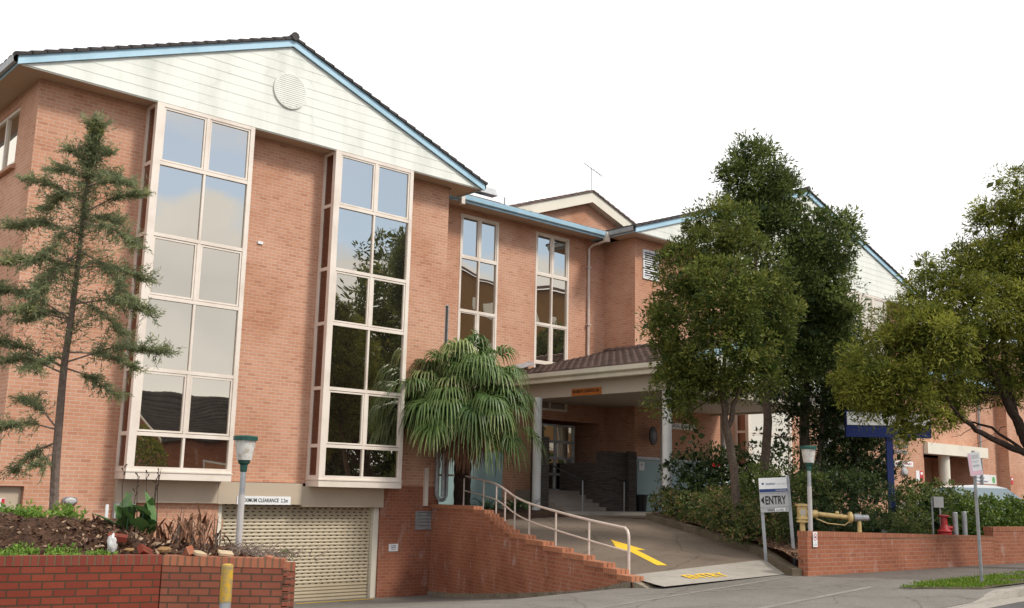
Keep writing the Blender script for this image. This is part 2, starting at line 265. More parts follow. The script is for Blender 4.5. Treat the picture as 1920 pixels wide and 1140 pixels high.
# ------------------------------------------------------------------ mesh building helpers
COL = scene.collection
def loc_of(o):
    p = Vector((0, 0, 0))
    while o is not None: p = p + Vector(o.location); o = o.parent
    return p
class MB:
    """collects faces in world coordinates; build() links them as ONE mesh object"""
    def __init__(s): s.v = []; s.f = []; s.uv = []
    def face(s, pts, uv=None):
        b = len(s.v); s.v += [tuple(p) for p in pts]; s.f.append(tuple(range(b, b + len(pts)))); s.uv.append(uv); return s
    def box(s, x0, x1, y0, y1, z0, z1):
        x0, x1 = min(x0, x1), max(x0, x1); y0, y1 = min(y0, y1), max(y0, y1); z0, z1 = min(z0, z1), max(z0, z1)
        s.face([(x0, y0, z0), (x1, y0, z0), (x1, y0, z1), (x0, y0, z1)]); s.face([(x1, y1, z0), (x0, y1, z0), (x0, y1, z1), (x1, y1, z1)])
        s.face([(x0, y1, z0), (x0, y0, z0), (x0, y0, z1), (x0, y1, z1)]); s.face([(x1, y0, z0), (x1, y1, z0), (x1, y1, z1), (x1, y0, z1)])
        s.face([(x0, y0, z1), (x1, y0, z1), (x1, y1, z1), (x0, y1, z1)]); s.face([(x0, y1, z0), (x1, y1, z0), (x1, y0, z0), (x0, y0, z0)]); return s
    def hexa(s, a, b):   # a: 4 bottom points CCW from above, b: 4 top points
        s.face([a[3], a[2], a[1], a[0]]); s.face(b)
        for i in range(4): j = (i + 1) % 4; s.face([a[i], a[j], b[j], b[i]])
        return s
    def prism(s, poly, d):   # poly list of 3d points, d extrude vector (away from the face's front)
        d = Vector(d); p = [Vector(q) for q in poly]; q = [a + d for a in p]
        s.face(p); s.face(list(reversed(q)))
        for i in range(len(p)): j = (i + 1) % len(p); s.face([p[j], p[i], q[i], q[j]])
        return s
    def tube(s, pts, r, n=8, caps=True):
        pts = [Vector(p) for p in pts]; rs = r if isinstance(r, (list, tuple)) else [r] * len(pts); rings = []
        ref = None
        for i, p in enumerate(pts):
            t = (pts[min(i + 1, len(pts) - 1)] - pts[max(i - 1, 0)]).normalized()
            if ref is None: ref = Vector((0, 0, 1)) if abs(t.z) < 0.9 else Vector((1, 0, 0))
            x = t.cross(ref).normalized(); y = x.cross(t).normalized(); ref = y
            rings.append([p + (x * math.cos(2 * math.pi * k / n) + y * math.sin(2 * math.pi * k / n)) * rs[i] for k in range(n)])
        L = 0
        for i in range(len(rings) - 1):
            dl = (pts[i + 1] - pts[i]).length
            for k in range(n):
                j = (k + 1) % n; c = 2 * math.pi * rs[i] / n
                s.face([rings[i][k], rings[i][j], rings[i + 1][j], rings[i + 1][k]], [(k * c, L), ((k + 1) * c, L), ((k + 1) * c, L + dl), (k * c, L + dl)])
            L += dl
        if caps: s.face(list(reversed(rings[0]))); s.face(rings[-1])
        return s
    def cyl(s, x, y, z0, z1, r, n=16, r1=None): return s.tube([(x, y, z0), (x, y, z1)], [r, r if r1 is None else r1], n)
    def lathe(s, c, prof, n=16, axis=(0, 0, 1)):
        a = Vector(axis).normalized(); ref = Vector((1, 0, 0)) if abs(a.x) < 0.9 else Vector((0, 1, 0)); x = a.cross(ref).normalized(); y = a.cross(x); c = Vector(c)
        rings = [[c + a * h + (x * math.cos(2 * math.pi * k / n) + y * math.sin(2 * math.pi * k / n)) * r for k in range(n)] for r, h in prof]
        for i in range(len(rings) - 1):
            for k in range(n): j = (k + 1) % n; s.face([rings[i][k], rings[i][j], rings[i + 1][j], rings[i + 1][k]])
        s.face(list(reversed(rings[0]))); s.face(rings[-1]); return s
    def build(s, name, mat, parent=None, uvoff=(0, 0), smooth=False, origin=None, local=False):
        v = np.array(s.v, float)
        if parent is not None: o0 = np.array((0, 0, 0)) if local else np.array(loc_of(parent))
        elif origin is not None: o0 = np.array(origin, float)
        else: o0 = np.array([(v[:, 0].min() + v[:, 0].max()) / 2, (v[:, 1].min() + v[:, 1].max()) / 2, v[:, 2].min()])
        me = bpy.data.meshes.new(name); me.from_pydata([tuple(p) for p in v - o0], [], s.f)
        ul = me.uv_layers.new(name='UVMap'); buf = np.zeros((len(me.loops), 2))
        i = 0
        for f, uv in zip(s.f, s.uv):
            k = len(f)
            if uv is not None: buf[i:i + k] = uv
            else:
                P = v[list(f)]; n = np.zeros(3)
                for a in range(1, k - 1): n += np.cross(P[a] - P[0], P[a + 1] - P[0])
                n = np.abs(n)
                if n[2] >= n[0] and n[2] >= n[1]: buf[i:i + k] = P[:, [0, 1]]
                elif n[0] > n[1]: buf[i:i + k] = P[:, [1, 2]]
                else: buf[i:i + k] = P[:, [0, 2]]
                buf[i:i + k] += uvoff
            i += k
        ul.data.foreach_set('uv', buf.ravel())
        if smooth: me.polygons.foreach_set('use_smooth', [True] * len(me.polygons))
        me.materials.append(mat); o = bpy.data.objects.new(name, me); COL.objects.link(o)
        if parent is not None: o.parent = parent
        else: o.location = o0
        return o
def tag(o, label=None, cat=None, group=None, kind=None):
    if label: o['label'] = label
    if cat: o['category'] = cat
    if group: o['group'] = group
    if kind: o['kind'] = kind
    return o
def thing(name, label, cat, loc, group=None):
    o = bpy.data.objects.new(name, None); o.empty_display_size = 0.2; COL.objects.link(o); o.location = loc
    return tag(o, label, cat, group)
def sc_fn(xs, ys): return lambda x: float(np.interp(x, xs, ys))

FONT = None
def text(s, x, y, z, h, mat, parent, name='lettering', facing=(0, -1, 0), width=None, depth=0.004, align='LEFT', bold=0.0, tilt=None):
    """flat lettering standing in the place: (x,y,z) = baseline start, facing = outward direction of the board"""
    c = bpy.data.curves.new(name, 'FONT'); c.body = s; c.size = h / 0.72; c.extrude = depth / 2; c.offset = bold; c.align_x = align; c.resolution_u = 2
    t = bpy.data.objects.new(name, c); COL.objects.link(t)
    dg = bpy.context.evaluated_depsgraph_get(); me = bpy.data.meshes.new_from_object(t.evaluated_get(dg)); bpy.data.objects.remove(t); bpy.data.curves.remove(c)
    n = len(me.vertices); co = np.zeros(n * 3); me.vertices.foreach_get('co', co); co = co.reshape(-1, 3)
    if width and n: co[:, 0] *= width / max(1e-6, co[:, 0].max() - min(0, co[:, 0].min()))
    F = Vector(facing).normalized(); U = Vector((0, 0, 1)); U = (U - F * U.dot(F)).normalized(); X = U.cross(F)
    if tilt is not None: X = Vector(tilt[0]).normalized(); U = Vector(tilt[1]).normalized(); F = X.cross(U)
    W = np.array([X, U, F]); wc = co @ W + np.array((x, y, z)) - np.array(loc_of(parent))
    me.vertices.foreach_set('co', wc.ravel()); me.update(); me.name = name
    me.materials.clear(); me.materials.append(mat); o = bpy.data.objects.new(name, me); COL.objects.link(o); o.parent = parent
    return o

def np_mesh(name, V, F, mat, parent=None, tint=None, origin=None, smooth=False):
    """V (n,3), F (m,k) arrays -> one object"""
    V = np.asarray(V, float); F = np.asarray(F)
    if parent is not None: o0 = np.array(loc_of(parent))
    elif origin is not None: o0 = np.array(origin, float)
    else: o0 = np.array([V[:, 0].mean(), V[:, 1].mean(), V[:, 2].min()])
    me = bpy.data.meshes.new(name); k = F.shape[1]
    me.vertices.add(len(V)); me.vertices.foreach_set('co', (V - o0).ravel())
    me.loops.add(F.size); me.loops.foreach_set('vertex_index', F.ravel().astype(np.int32))
    me.polygons.add(len(F)); me.polygons.foreach_set('loop_start', np.arange(0, F.size, k, dtype=np.int32)); me.polygons.foreach_set('loop_total', np.full(len(F), k, np.int32))
    if smooth: me.polygons.foreach_set('use_smooth', [True] * len(F))
    me.update(calc_edges=True)
    if tint is not None:
        a = me.attributes.new('tint', 'FLOAT', 'FACE'); a.data.foreach_set('value', np.asarray(tint, float))
    me.materials.append(mat); o = bpy.data.objects.new(name, me); COL.objects.link(o)
    if parent is not None: o.parent = parent
    else: o.location = o0
    return o
def unit(a): return a / np.maximum(1e-9, np.linalg.norm(a, axis=-1, keepdims=True))
def leaf_quads(C, D, L, W, fold=0.15):
    """diamond leaves: base points C, directions D, lengths L, widths W"""
    n = len(C); D = unit(D); S = unit(np.cross(D, unit(rng.normal(size=(n, 3))))); N = np.cross(S, D)
    L = np.broadcast_to(L, n)[:, None]; W = np.broadcast_to(W, n)[:, None]
    mid = C + D * L * 0.45 + N * L * fold * 0.5
    V = np.stack([C, mid + S * W / 2, C + D * L, mid - S * W / 2], 1).reshape(-1, 3)
    F = np.arange(4 * n).reshape(-1, 4); return V, F
def join(parts):
    V = []; F = []; b = 0
    for v, f in parts: V.append(v); F.append(f + b); b += len(v)
    return np.concatenate(V), np.concatenate(F)
def rand_dir(n): return unit(rng.normal(size=(n, 3)))
def blob_points(blobs, n, shell=0.6, hollow=True):
    """points in the outer part of a set of ellipsoids (cx,cy,cz,rx,ry,rz)"""
    B = np.array(blobs, float); vol = B[:, 3] * B[:, 4] + B[:, 4] * B[:, 5] + B[:, 3] * B[:, 5]; pick = rng.choice(len(B), n, p=vol / vol.sum())
    d = rand_dir(n); r = (shell + (1 - shell) * rng.random(n) ** 0.7)[:, None]
    P = B[pick, :3] + d * B[pick, 3:6] * r
    return P, unit(d / B[pick, 3:6])
def foliage(blobs, clumps, per, size, leaf, mat, name, parent=None, clump_r=(0.18, 0.42), shell=0.55, up=0.35, droop=0.0, width=0.4, inner=0, label=None, tintpow=1.0, extra=0.02, rpow=0.45, gap=0.0):
    """a crown made of many small leaf clumps spread through the outer volume of lumpy ellipsoids"""
    P, Nn = blob_points(blobs, int(clumps * (1 + gap * 1.2)), shell)
    if gap:     # whole clumps missing here and there, so the background shows through
        f_ = np.sin(P[:, 0] * 3.1 + 1.3 * np.sin(P[:, 2] * 2.3)) + np.sin(P[:, 1] * 2.7 + P[:, 2] * 1.9) + np.sin(P[:, 2] * 3.7 + P[:, 0] * 1.1)
        k = np.argsort(-f_)[:clumps]; P, Nn = P[k], Nn[k]
    clumps = len(P)
    r = rng.uniform(*clump_r, clumps)
    idx = np.repeat(np.arange(clumps), per); n = len(idx)
    d = rand_dir(n); d = unit(d + Nn[idx] * 0.45 + np.array([0, 0, up]))
    rr = (rng.random(n) ** rpow)[:, None]
    C = P[idx] + d * r[idx, None] * rr
    D = unit(d * 0.9 + rand_dir(n) * 0.65 + np.array([0, 0, -droop]))
    L = size * rng.uniform(0.6, 1.35, n)
    V, F = leaf_quads(C, D, L, L * width)
    base = rng.random(clumps)[idx] ** 1.3 * 0.72 + rng.random(n) * 0.25
    t = np.clip(base, 0, 0.9) ** tintpow; t[rng.random(n) < extra] = 1.0
    if inner:  # inner leaves all take the darkest tint: shade inside the crown, painted
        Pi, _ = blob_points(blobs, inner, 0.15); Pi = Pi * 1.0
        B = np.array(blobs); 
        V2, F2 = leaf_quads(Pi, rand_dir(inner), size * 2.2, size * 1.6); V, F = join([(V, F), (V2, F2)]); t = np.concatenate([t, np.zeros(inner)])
    return np_mesh(name, V, F, mat, parent, t)
def limb(mb, pts, r0, r1, n=7, wob=0.03):
    p = [Vector(q) for q in pts]; out = []
    for i in range(len(p) - 1):
        for k in range(4): out.append(p[i].lerp(p[i + 1], k / 4))
    out.append(p[-1]); m = len(out)
    for i in range(1, m - 1): out[i] = out[i] + Vector((random.gauss(0, wob), random.gauss(0, wob), random.gauss(0, wob * 0.5)))
    mb.tube(out, [r0 + (r1 - r0) * i / (m - 1) for i in range(m)], n); return mb



# ------------------------------------------------------------------ terrain functions (camera height is z = 0)
zs = sc_fn([-150, -60, 5, 10, 15, 19, 27, 60, 150], [-3.1, -2.7, -2.0, -1.85, -1.68, -1.55, -1.46, -1.25, -0.7])
drv = sc_fn([12.6, 13.7, 15.2, 16.2, 17.3, 19.2, 21.2, 23, 24, 30], [-1.66, -1.75, -2.04, -2.16, -2.29, -2.51, -2.72, -2.88, -2.91, -2.91])
WC = [(14.95, 12.75), (15.2, 13.4), (15.5, 14.3), (16.0, 15.7), (16.65, 17.4), (17.35, 19.1), (17.85, 20.3), (18.3, 21.9), (18.55, 23.2), (18.63, 24.1)]   # street face of the curved wall
xl = sc_fn([p[1] for p in WC], [p[0] for p in WC])
QY = [12.3, 12.6, 14.45, 16.3, 18.1, 19.5, 21, 24]
xr = sc_fn(QY, [18.8, 19.0, 20.65, 21.3, 21.9, 22.6, 22.8, 23]); zr = sc_fn(QY, [-1.58, -1.55, -1.29, -1.03, -.80, -.66, -.64, -.64])
zl = sc_fn([12.3, 13.7, 15.5, 17.4, 19, 20.3, 21.5, 22.5, 24], [-1.66, -1.58, -1.42, -1.28, -1.12, -.96, -.8, -.70, -.68])
def rampz(x, y):
    s = min(1, max(0, (x - xl(y)) / (xr(y) - xl(y)))); return (1 - s) * zl(y) + s * zr(y)
bedz = sc_fn([12.2, 13.5, 15, 17, 19, 24], [-1.22, -1.1, -.95, -.72, -.5, -.5])
def grid(name, mat, us, vs, fn, kind='structure'):
    V = np.array([fn(u, v) for v in vs for u in us]); n = len(us); m = len(vs)
    i, j = np.meshgrid(np.arange(n - 1), np.arange(m - 1)); a = (j * n + i).ravel()
    F = np.stack([a, a + 1, a + n + 1, a + n], 1)
    o = np_mesh(name, V, F, mat, origin=(0, 0, 0)); o['kind'] = kind; return o
LS = np.linspace
grid('ground', M['earth'], LS(-1500, 1500, 5), LS(-1500, 1500, 5), lambda x, y: (x, y, -3.6))
XS = [-150, -60, -20, 0, 3, 5, 7, 8.5, 10, 11.5, 13, 14, 15, 16, 17, 18, 19, 21, 24, 27, 35, 45, 60, 100, 150]
grid('road', M['asphalt_road'], XS, LS(-5.6, 8.45, 12), lambda x, y: (x, y, zs(x) - 0.15 + 0.06 * math.sin(max(0, min(1, (y + 5.6) / 14.05)) * math.pi)))
b = MB(); b.box(-150, 150, 8.445, 8.45, -3.6, -3.2); 
grid('footpath', M['asphalt'], XS, [8.46, 8.75, 10, 11, 12, 12.66], lambda x, y: (x, y, zs(x) - (0.12 if y < 8.5 else 0.035 * (12.66 - y) / 4)))
grid('tar_path', M['asphalt_path'], [19.25, 20.5, 24, 27, 35, 45, 60, 100, 150], [10.1, 11, 12.3], lambda x, y: (x + (12.3 - y) * 0.55 * (1 if x < 19.5 else 0), y, zs(x) + 0.006 - 0.035 * (12.66 - y) / 4))
grid('opposite_footpath', M['asphalt_path'], XS, [-60, -30, -12, -8, -5.6], lambda x, y: (x, y, zs(x) - 0.02))
grid('driveway', M['asphalt'], [2, 4, 6.5, 8, 9.5, 11, 12.5, 13.5, 14.5, 15.5, 16.5, 17.5, 18.9], [12.655, 13.2, 13.7, 14.4, 15.2, 16.2, 17.3, 18.2, 19.2, 20.2, 21.2, 22.2, 23, 24, 25.2],
     lambda x, y: (x, y, zs(x) if y < 12.7 else min(zs(x), drv(y) + (zs(x) + 1.68) * max(0, 1 - (y - 12.6) / 4)) - (0.01 if y < 13 else 0)))
# kerb along the street, dropped at the crossing
kb = MB()
ks = [-150, -60, 0, 4, 5.2, 12, 18.2, 19.1, 19.6, 21, 24, 27, 35, 60, 150]; kh = [0, 0, 0, 0, -.11, -.11, -.11, -.075, 0, 0, 0, 0, 0, 0, 0]
for i in range(len(ks) - 1):
    (a, c), (ha, hc) = ks[i:i + 2], kh[i:i + 2]
    za, zc = zs(a) + ha - 0.02, zs(c) + hc - 0.02
    kb.hexa([(a, 8.36, zs(a) - .3), (c, 8.36, zs(c) - .3), (c, 8.62, zs(c) - .3), (a, 8.62, zs(a) - .3)], [(a, 8.42, za), (c, 8.42, zc), (c, 8.62, zc + .012), (a, 8.62, za + .012)])
tag(kb.build('kerb', M['concrete']), kind='structure')
gb = MB(); 
for i in range(len(ks) - 1):
    a, c = ks[i:i + 2]; gb.face([(a, 8.0, zs(a) - .139), (c, 8.0, zs(c) - .139), (c, 8.37, zs(c) - .135), (a, 8.37, zs(a) - .135)])
tag(gb.build('gutter_strip', M['concrete']), kind='structure')
grid('verge', M['earth'], [18.6, 20.4, 21, 24, 27, 35, 60, 150], [8.9, 9.2, 9.6, 9.95], lambda x, y: (x if x > 18.7 else 18.6 + 1.3 * max(0, 9.8 - y), y, zs(x) - .01))
# concrete crossing joints
jb = MB()
for (xa, ya, xb, yb, w) in ((9.0, 9.55, 18.4, 10.35, .07), (11.5, 11.6, 19.0, 12.35, .04), (13.9, 12.5, 17.5, 11.2, .03)):
    za, zb_ = zs(xa) + .004 - .035 * (12.66 - ya) / 4, zs(xb) + .004 - .035 * (12.66 - yb) / 4
    m = 10
    for i in range(m):
        t0, t1 = i / m, (i + 1) / m; p = lambda t, o: (xa + (xb - xa) * t, ya + (yb - ya) * t + o, zs(xa + (xb - xa) * t) + .0045 - .035 * (12.66 - (ya + (yb - ya) * t)) / 4)
        jb.face([p(t0, -w), p(t1, -w), p(t1, w), p(t0, w)])
tag(jb.build('pavement_joint', M['joint']), kind='structure')
# ramp, threshold, roadway under the canopy
TS = LS(0, 1, 9)
ry = [13.95, 14.5, 15.2, 16, 16.8, 17.6, 18.4, 19.1, 19.5]
grid('ramp', M['asphalt_ramp'], TS, ry, lambda t, y: ((1 - t) * (xl(y) + .25) + t * xr(y), y, rampz((1 - t) * (xl(y) + .25) + t * xr(y), y)))
grid('ramp_roadway', M['asphalt_ramp'], TS, [19.49, 20.3, 21.2, 22.42], lambda t, y: ((1 - t) * (xl(y) + .2) + t * (xr(y) + .02), y, rampz((1 - t) * (xl(y) + .2) + t * xr(y), y)))
grid('canopy_roadway', M['asphalt_ramp'], [22.55, 23, 26, 30, 34.5], [19.5, 21, 22.42], lambda x, y: (x, y, -.645))
ty = lambda y, x: 12.66 + (y - 12.66)
grid('ramp_threshold', M['concrete'], TS, [12.64, 12.9, 13.3, 13.95], lambda t, y: ((1 - t) * (xl(y) + .22) + t * xr(y), y, rampz((1 - t) * (xl(y) + .22) + t * xr(y), y) + .004))
tb = MB(); tb.hexa([(15.15, 12.60, -1.9), (18.98, 12.60, -1.9), (18.98, 12.64, -1.9), (15.15, 12.64, -1.9)], [(15.15, 12.60, -1.685), (18.98, 12.60, -1.565), (18.98, 12.64, -1.56), (15.15, 12.64, -1.68)])
tag(tb.build('threshold_lip', M['kerb_dark']), kind='structure')
kr = MB(); yy = [12.35, 12.6, 13, 13.6, 14.45, 15.2, 16.3, 17.2, 18.1, 18.8, 19.5]
for a, c in zip(yy[:-1], yy[1:]):
    za, zc = zr(a) + .16, zr(c) + .16
    kr.hexa([(xr(a), a, za - .5), (xr(a) + .2, a - .1, za - .5), (xr(c) + .2, c - .1, zc - .5), (xr(c), c, zc - .5)], [(xr(a) + .02, a, za), (xr(a) + .2, a - .1, za + .01), (xr(c) + .2, c - .1, zc + .01), (xr(c) + .02, c, zc)])
tag(kr.build('ramp_kerb', M['kerb_dark']), kind='structure')
grid('garden_bed', M['mulch'], LS(0, 1, 14), [12.24, 12.6, 13, 13.5, 14, 14.6, 15.3, 16, 17, 18, 18.8, 19.5], lambda t, y: ((1 - t) * (xr(y) + .17) + t * 29, y, max(bedz(y), zr(y) + .12 if t < .2 else -9) + 0.04 * math.sin(9 * t + 3 * y)))
grid('car_park', M['asphalt_path'], LS(28.6, 120, 8), [12.2, 14, 16, 20, 24.2], lambda x, y: (x, y, -.92))
pl = MB(); pl.box(22.3, 34, 22.4, 25.6, -.9, -.55); tag(pl.build('platform', M['concrete']), kind='structure')
grid('palm_bed', M['soil'], LS(18.7, 22.3, 8), LS(21.3, 25.6, 8), lambda x, y: (max(x, xl(min(y, 24.1)) + .2), y, -.52 + .05 * math.sin(5 * x) * math.cos(4 * y) - (0.35 if y < 21.5 else 0.12 if y < 22.1 else 0)))

# painted markings
def ramp_pts(pts, dz=.006): return [(x, y, rampz(x, y) + dz) for x, y in pts]
ab = MB()
tail0, tail1, tip = (17.28, 14.45), (18.26, 16.0), (19.03, 17.5)
d = Vector((tip[0] - tail0[0], tip[1] - tail0[1])).normalized(); nrm = Vector((d.y, -d.x))
hd = Vector((tip[0], tip[1])) - d * 1.55
def P2(v): return (v.x, v.y)
T0 = Vector(tail0); w = .115
for i in range(6):
    a0 = T0.lerp(hd, i / 6); a1 = T0.lerp(hd, (i + 1) / 6)
    ab.face(ramp_pts([P2(a0 - nrm * w), P2(a0 + nrm * w), P2(a1 + nrm * w), P2(a1 - nrm * w)]))
tp = Vector(tip)
for i in range(4):
    h0, h1 = hd.lerp(tp, i / 4), hd.lerp(tp, (i + 1) / 4); w0, w1 = .33 * (1 - i / 4), .33 * (1 - (i + 1) / 4)
    back = d * -.0
    ab.face(ramp_pts([P2(h0 - nrm * w0), P2(h0 + nrm * w0), P2(h1 + nrm * max(w1, .002)), P2(h1 - nrm * max(w1, .002))]))
tag(ab.build('painted_arrow', M['yellow']), kind='structure')
# ENTRY painted on the threshold
holder = bpy.data.objects.new('painted_word', None); 
_z = rampz(17.05, 13.1)
wv = bpy.data.objects.new('tmp', None); COL.objects.link(wv)
et = text('ENTRY', 16.42, 13.02, rampz(16.42, 13.02) + .012, .36, M['yellow'], wv, 'painted_word', width=1.12, depth=.002, bold=.012, tilt=((1.0, -.10, rampz(17.5, 12.95) - rampz(16.5, 13.05)), (0.25, 1.0, .12)))
et.parent = None; bpy.data.objects.remove(wv); bpy.data.objects.remove(holder); et['kind'] = 'structure'
yb = MB(); yb.face([(14.2, 23.75, -2.896), (16.6, 23.8, -2.896), (16.6, 23.9, -2.897), (14.2, 23.85, -2.897)]); tag(yb.build('yellow_line', M['yellow']), kind='structure')

# ------------------------------------------------------------------ the building
H = thing('hospital_building', 'three storey salmon brick hospital with white boarded gables and tall glazed bays', 'hospital', (18.0, 24.5, -3.0))
GY, WY, MY = 23.5, 24.12, 25.6
def wall_x(mb, x0, x1, z0, z1, y, ops=(), rev=.14, face=-1):
    """brick wall in the plane y facing -y with openings (x0,x1,z0,z1) and reveals"""
    xs = sorted({x0, x1, *[v for o in ops for v in o[:2]]}); zz = sorted({z0, z1, *[v for o in ops for v in o[2:]]})
    for a, b_ in zip(xs[:-1], xs[1:]):
        for c, d_ in zip(zz[:-1], zz[1:]):
            if any(o[0] <= a and b_ <= o[1] and o[2] <= c and d_ <= o[3] for o in ops): continue
            mb.face([(a, y, c), (b_, y, c), (b_, y, d_), (a, y, d_)])
    for o in ops:
        a, b_, c, d_ = o; r = y + rev
        mb.face([(a, y, c), (a, y, d_), (a, r, d_), (a, r, c)]); mb.face([(b_, y, d_), (b_, y, c), (b_, r, c), (b_, r, d_)])
        mb.face([(a, y, d_), (b_, y, d_), (b_, r, d_), (a, r, d_)]); mb.face([(b_, y, c), (a, y, c), (a, r, c), (b_, r, c)])
def wall_y(mb, y0, y1, z0, z1, x, ops=(), rev=.14, s=-1):
    ys = sorted({y0, y1, *[v for o in ops for v in o[:2]]}); zz = sorted({z0, z1, *[v for o in ops for v in o[2:]]})
    for a, b_ in zip(ys[:-1], ys[1:]):
        for c, d_ in zip(zz[:-1], zz[1:]):
            if any(o[0] <= a and b_ <= o[1] and o[2] <= c and d_ <= o[3] for o in ops): continue
            p = [(x, b_, c), (x, a, c), (x, a, d_), (x, b_, d_)]; mb.face(p if s < 0 else p[::-1])
    for o in ops:
        a, b_, c, d_ = o; r = x - s * rev
        for q in ([(x, a, c), (x, a, d_), (r, a, d_), (r, a, c)], [(x, b_, c), (r, b_, c), (r, b_, d_), (x, b_, d_)], [(x, a, d_), (x, b_, d_), (r, b_, d_), (r, a, d_)], [(x, a, c), (r, a, c), (r, b_, c), (x, b_, c)]): mb.face(q)
ZT = 9.07
# --- walls of the near wing
w = MB()
wall_x(w, 6.93, 18.9, .1, ZT, WY, [(9.5, 11.97, .1, 9.0), (14.53, 17.03, .1, 9.0)], rev=.02)
wall_x(w, 6.93, 12.07, -3.1, .1, WY, [(6.94, 7.5, -1.4, -.12)], rev=.2)
wall_y(w, WY, 46, -3.1, ZT, 6.93, [(25.45, 27.6, 7.35, 8.78)])
wall_y(w, WY, 46, -3.1, ZT, 18.9, s=1); w.face([(18.9, 46, -3.1), (6.93, 46, -3.1), (6.93, 46, ZT), (18.9, 46, ZT)])
w.build('wall', M['brick'], H)
w = MB(); wall_x(w, 16.88, 18.9, -3.1, .1, WY); w.face([(16.88, WY, -3.1), (16.88, WY, .1), (16.88, WY + .2, .1), (16.88, WY + .2, -3.1)]); w.build('lower_wall', M['brick_low'], H); w = MB(); w.face([(12.07, WY, .1), (12.07, WY, -3.1), (12.07, WY + .2, -3.1), (12.07, WY + .2, .1)])  # redder brick; shadow beside the door is partly put into its darker colour
w.build('door_reveal', M['brick'], H)
# --- link wall
w = MB()
W1, W2 = (20.58, 22.22, 2.75, 8.88), (23.93, 25.55, 2.75, 8.9)
wall_x(w, 18.905, 27.4, 2.75, ZT, MY, [W1, W2, (20.04, 20.2, 3.4, 5.78)], rev=.12)
wall_x(w, 18.905, 27.4, -3.0, 2.75, MY, [(24.15, 27.2, -.54, 2.45)], rev=2.6)
w.face([(24.15, MY + 2.6, -.54), (27.2, MY + 2.6, -.54), (27.2, MY + 2.6, 2.45), (24.15, MY + 2.6, 2.45)])
wall_y(w, WY, MY, -3.0, ZT, 27.4)
# --- far wing walls
RO = [(33.2, 36.0, 0.2, 9.0), (40.6, 43.9, 3.2, 9.0)]
wall_x(w, 27.4, 48.1, -3.0, ZT, WY, RO, rev=.02); wall_y(w, WY, 50, -3.0, ZT, 48.1, s=1); w.face([(48.1, 50, -3), (18.9, 50, -3), (18.9, 50, ZT), (48.1, 50, ZT)])
w.build('wall', M['brick'], H)
# low link and end block at the far right
w = MB()
wall_x(w, 48.105, 57.3, -3, 6.0, 24.6, [(48.2, 54.4, -2.9, 2.3)], rev=2.2)
wall_x(w, 48.105, 57.3, -3, 2.4, 26.9); wall_y(w, 24.0, 40, -3, 8.6, 57.3); wall_x(w, 57.3, 80, -3, 8.6, 24.0); wall_y(w, 24.0, 40, -3, 8.6, 80, s=1)
w.build('wall', M['brick'], H)
w = MB(); w.box(48.0, 57.28, 24.0, 24.55, 6.0, 6.3); w.build('fascia', M['blue'], H)
w = MB(); w.box(57.1, 80.2, 23.4, 23.5, 8.62, 8.85); w.build('fascia', M['blue'], H)
w = MB(); w.prism([(48.0, 23.95, 6.31), (57.28, 23.95, 6.31), (57.28, 30, 8.4), (48.0, 30, 8.4)], (0, 0, .1)); w.build('roof', M['tile_dark'], H); w = MB(); w.prism([(57.1, 23.35, 8.86), (80.2, 23.35, 8.86), (80.2, 34, 12.4), (57.1, 34, 12.4)], (0, 0, .1)); w.build('roof', M['tile_dark'], H)
w = MB(); w.box(48.12, 54.6, 23.9, 24.58, 2.25, 2.78); w.build('entrance_beam', M['cream'], H)
w = MB(); w.box(48.2, 54.4, 24.62, 26.9, 2.3, 2.36); w.build('entrance_soffit', M['col_white'], H)
w = MB(); w.cyl(50.6, 24.35, -.92, 2.25, .27, 20); w.build('entrance_column', M['cream'], H, smooth=False)
w = MB(); w.cyl(55.1, 24.5, -.92, 6.0, .06, 8); w.build('downpipe', M['metal_grey'], H)

# --- gables
def tile_slope(name, A, B, T, mat, parent, course=.33, pw=.3, amp=.022, seg=4, step=.035, thick=.035):
    A, B, T = Vector(A), Vector(B), Vector(T); nc = max(2, round(T.length / course)); L = (B - A).length; nw = int(L / pw * seg)
    up = (B - A).normalized().cross(T.normalized()); up = up if up.z > 0 else -up
    s = np.linspace(0, 1, nw + 1); wave = amp * (np.abs(np.sin(s * L / pw * math.pi)) ** 0.7)
    base = np.array(A)[None] + s[:, None] * np.array(B - A)[None]; V = []; F = []; upn = np.array(up)
    for i in range(nc):
        jit = random.uniform(-.004, .004)
        for t, l in ((i / nc, step + jit), ((i + 1) / nc + .004, 0.0)):
            V.append(base + np.array(T) * t + upn * (wave + l)[:, None])
    for i in range(nc): # undersides of the front edge so each course shows its thickness
        V.append(base + np.array(T) * (i / nc) - upn * thick * (1 if i == 0 else .2))
    n = nw + 1; k = np.arange(nw)
    for i in range(nc):
        a = 2 * i * n; F.append(np.stack([a + k, a + k + 1, a + n + k + 1, a + n + k], 1))
        c = (2 * nc + i) * n; F.append(np.stack([c + k, c + k + 1, a + k + 1, a + k], 1))
    V = np.concatenate(V); F = np.concatenate(F)
    # end faces at both rakes
    ex = []; 
    for e in (0, n - 1):
        for i in range(nc):
            p0 = V[2 * i * n + e]; p1 = V[(2 * i + 1) * n + e]; ex.append([p0, p1, p1 - upn * (thick + .02), p0 - upn * (thick + .05)])
    E_ = np.array(ex).reshape(-1, 3); F = np.concatenate([F, np.arange(len(E_)).reshape(-1, 4) + len(V)]); V = np.concatenate([V, E_])
    return np_mesh(name, V, F, mat, parent)
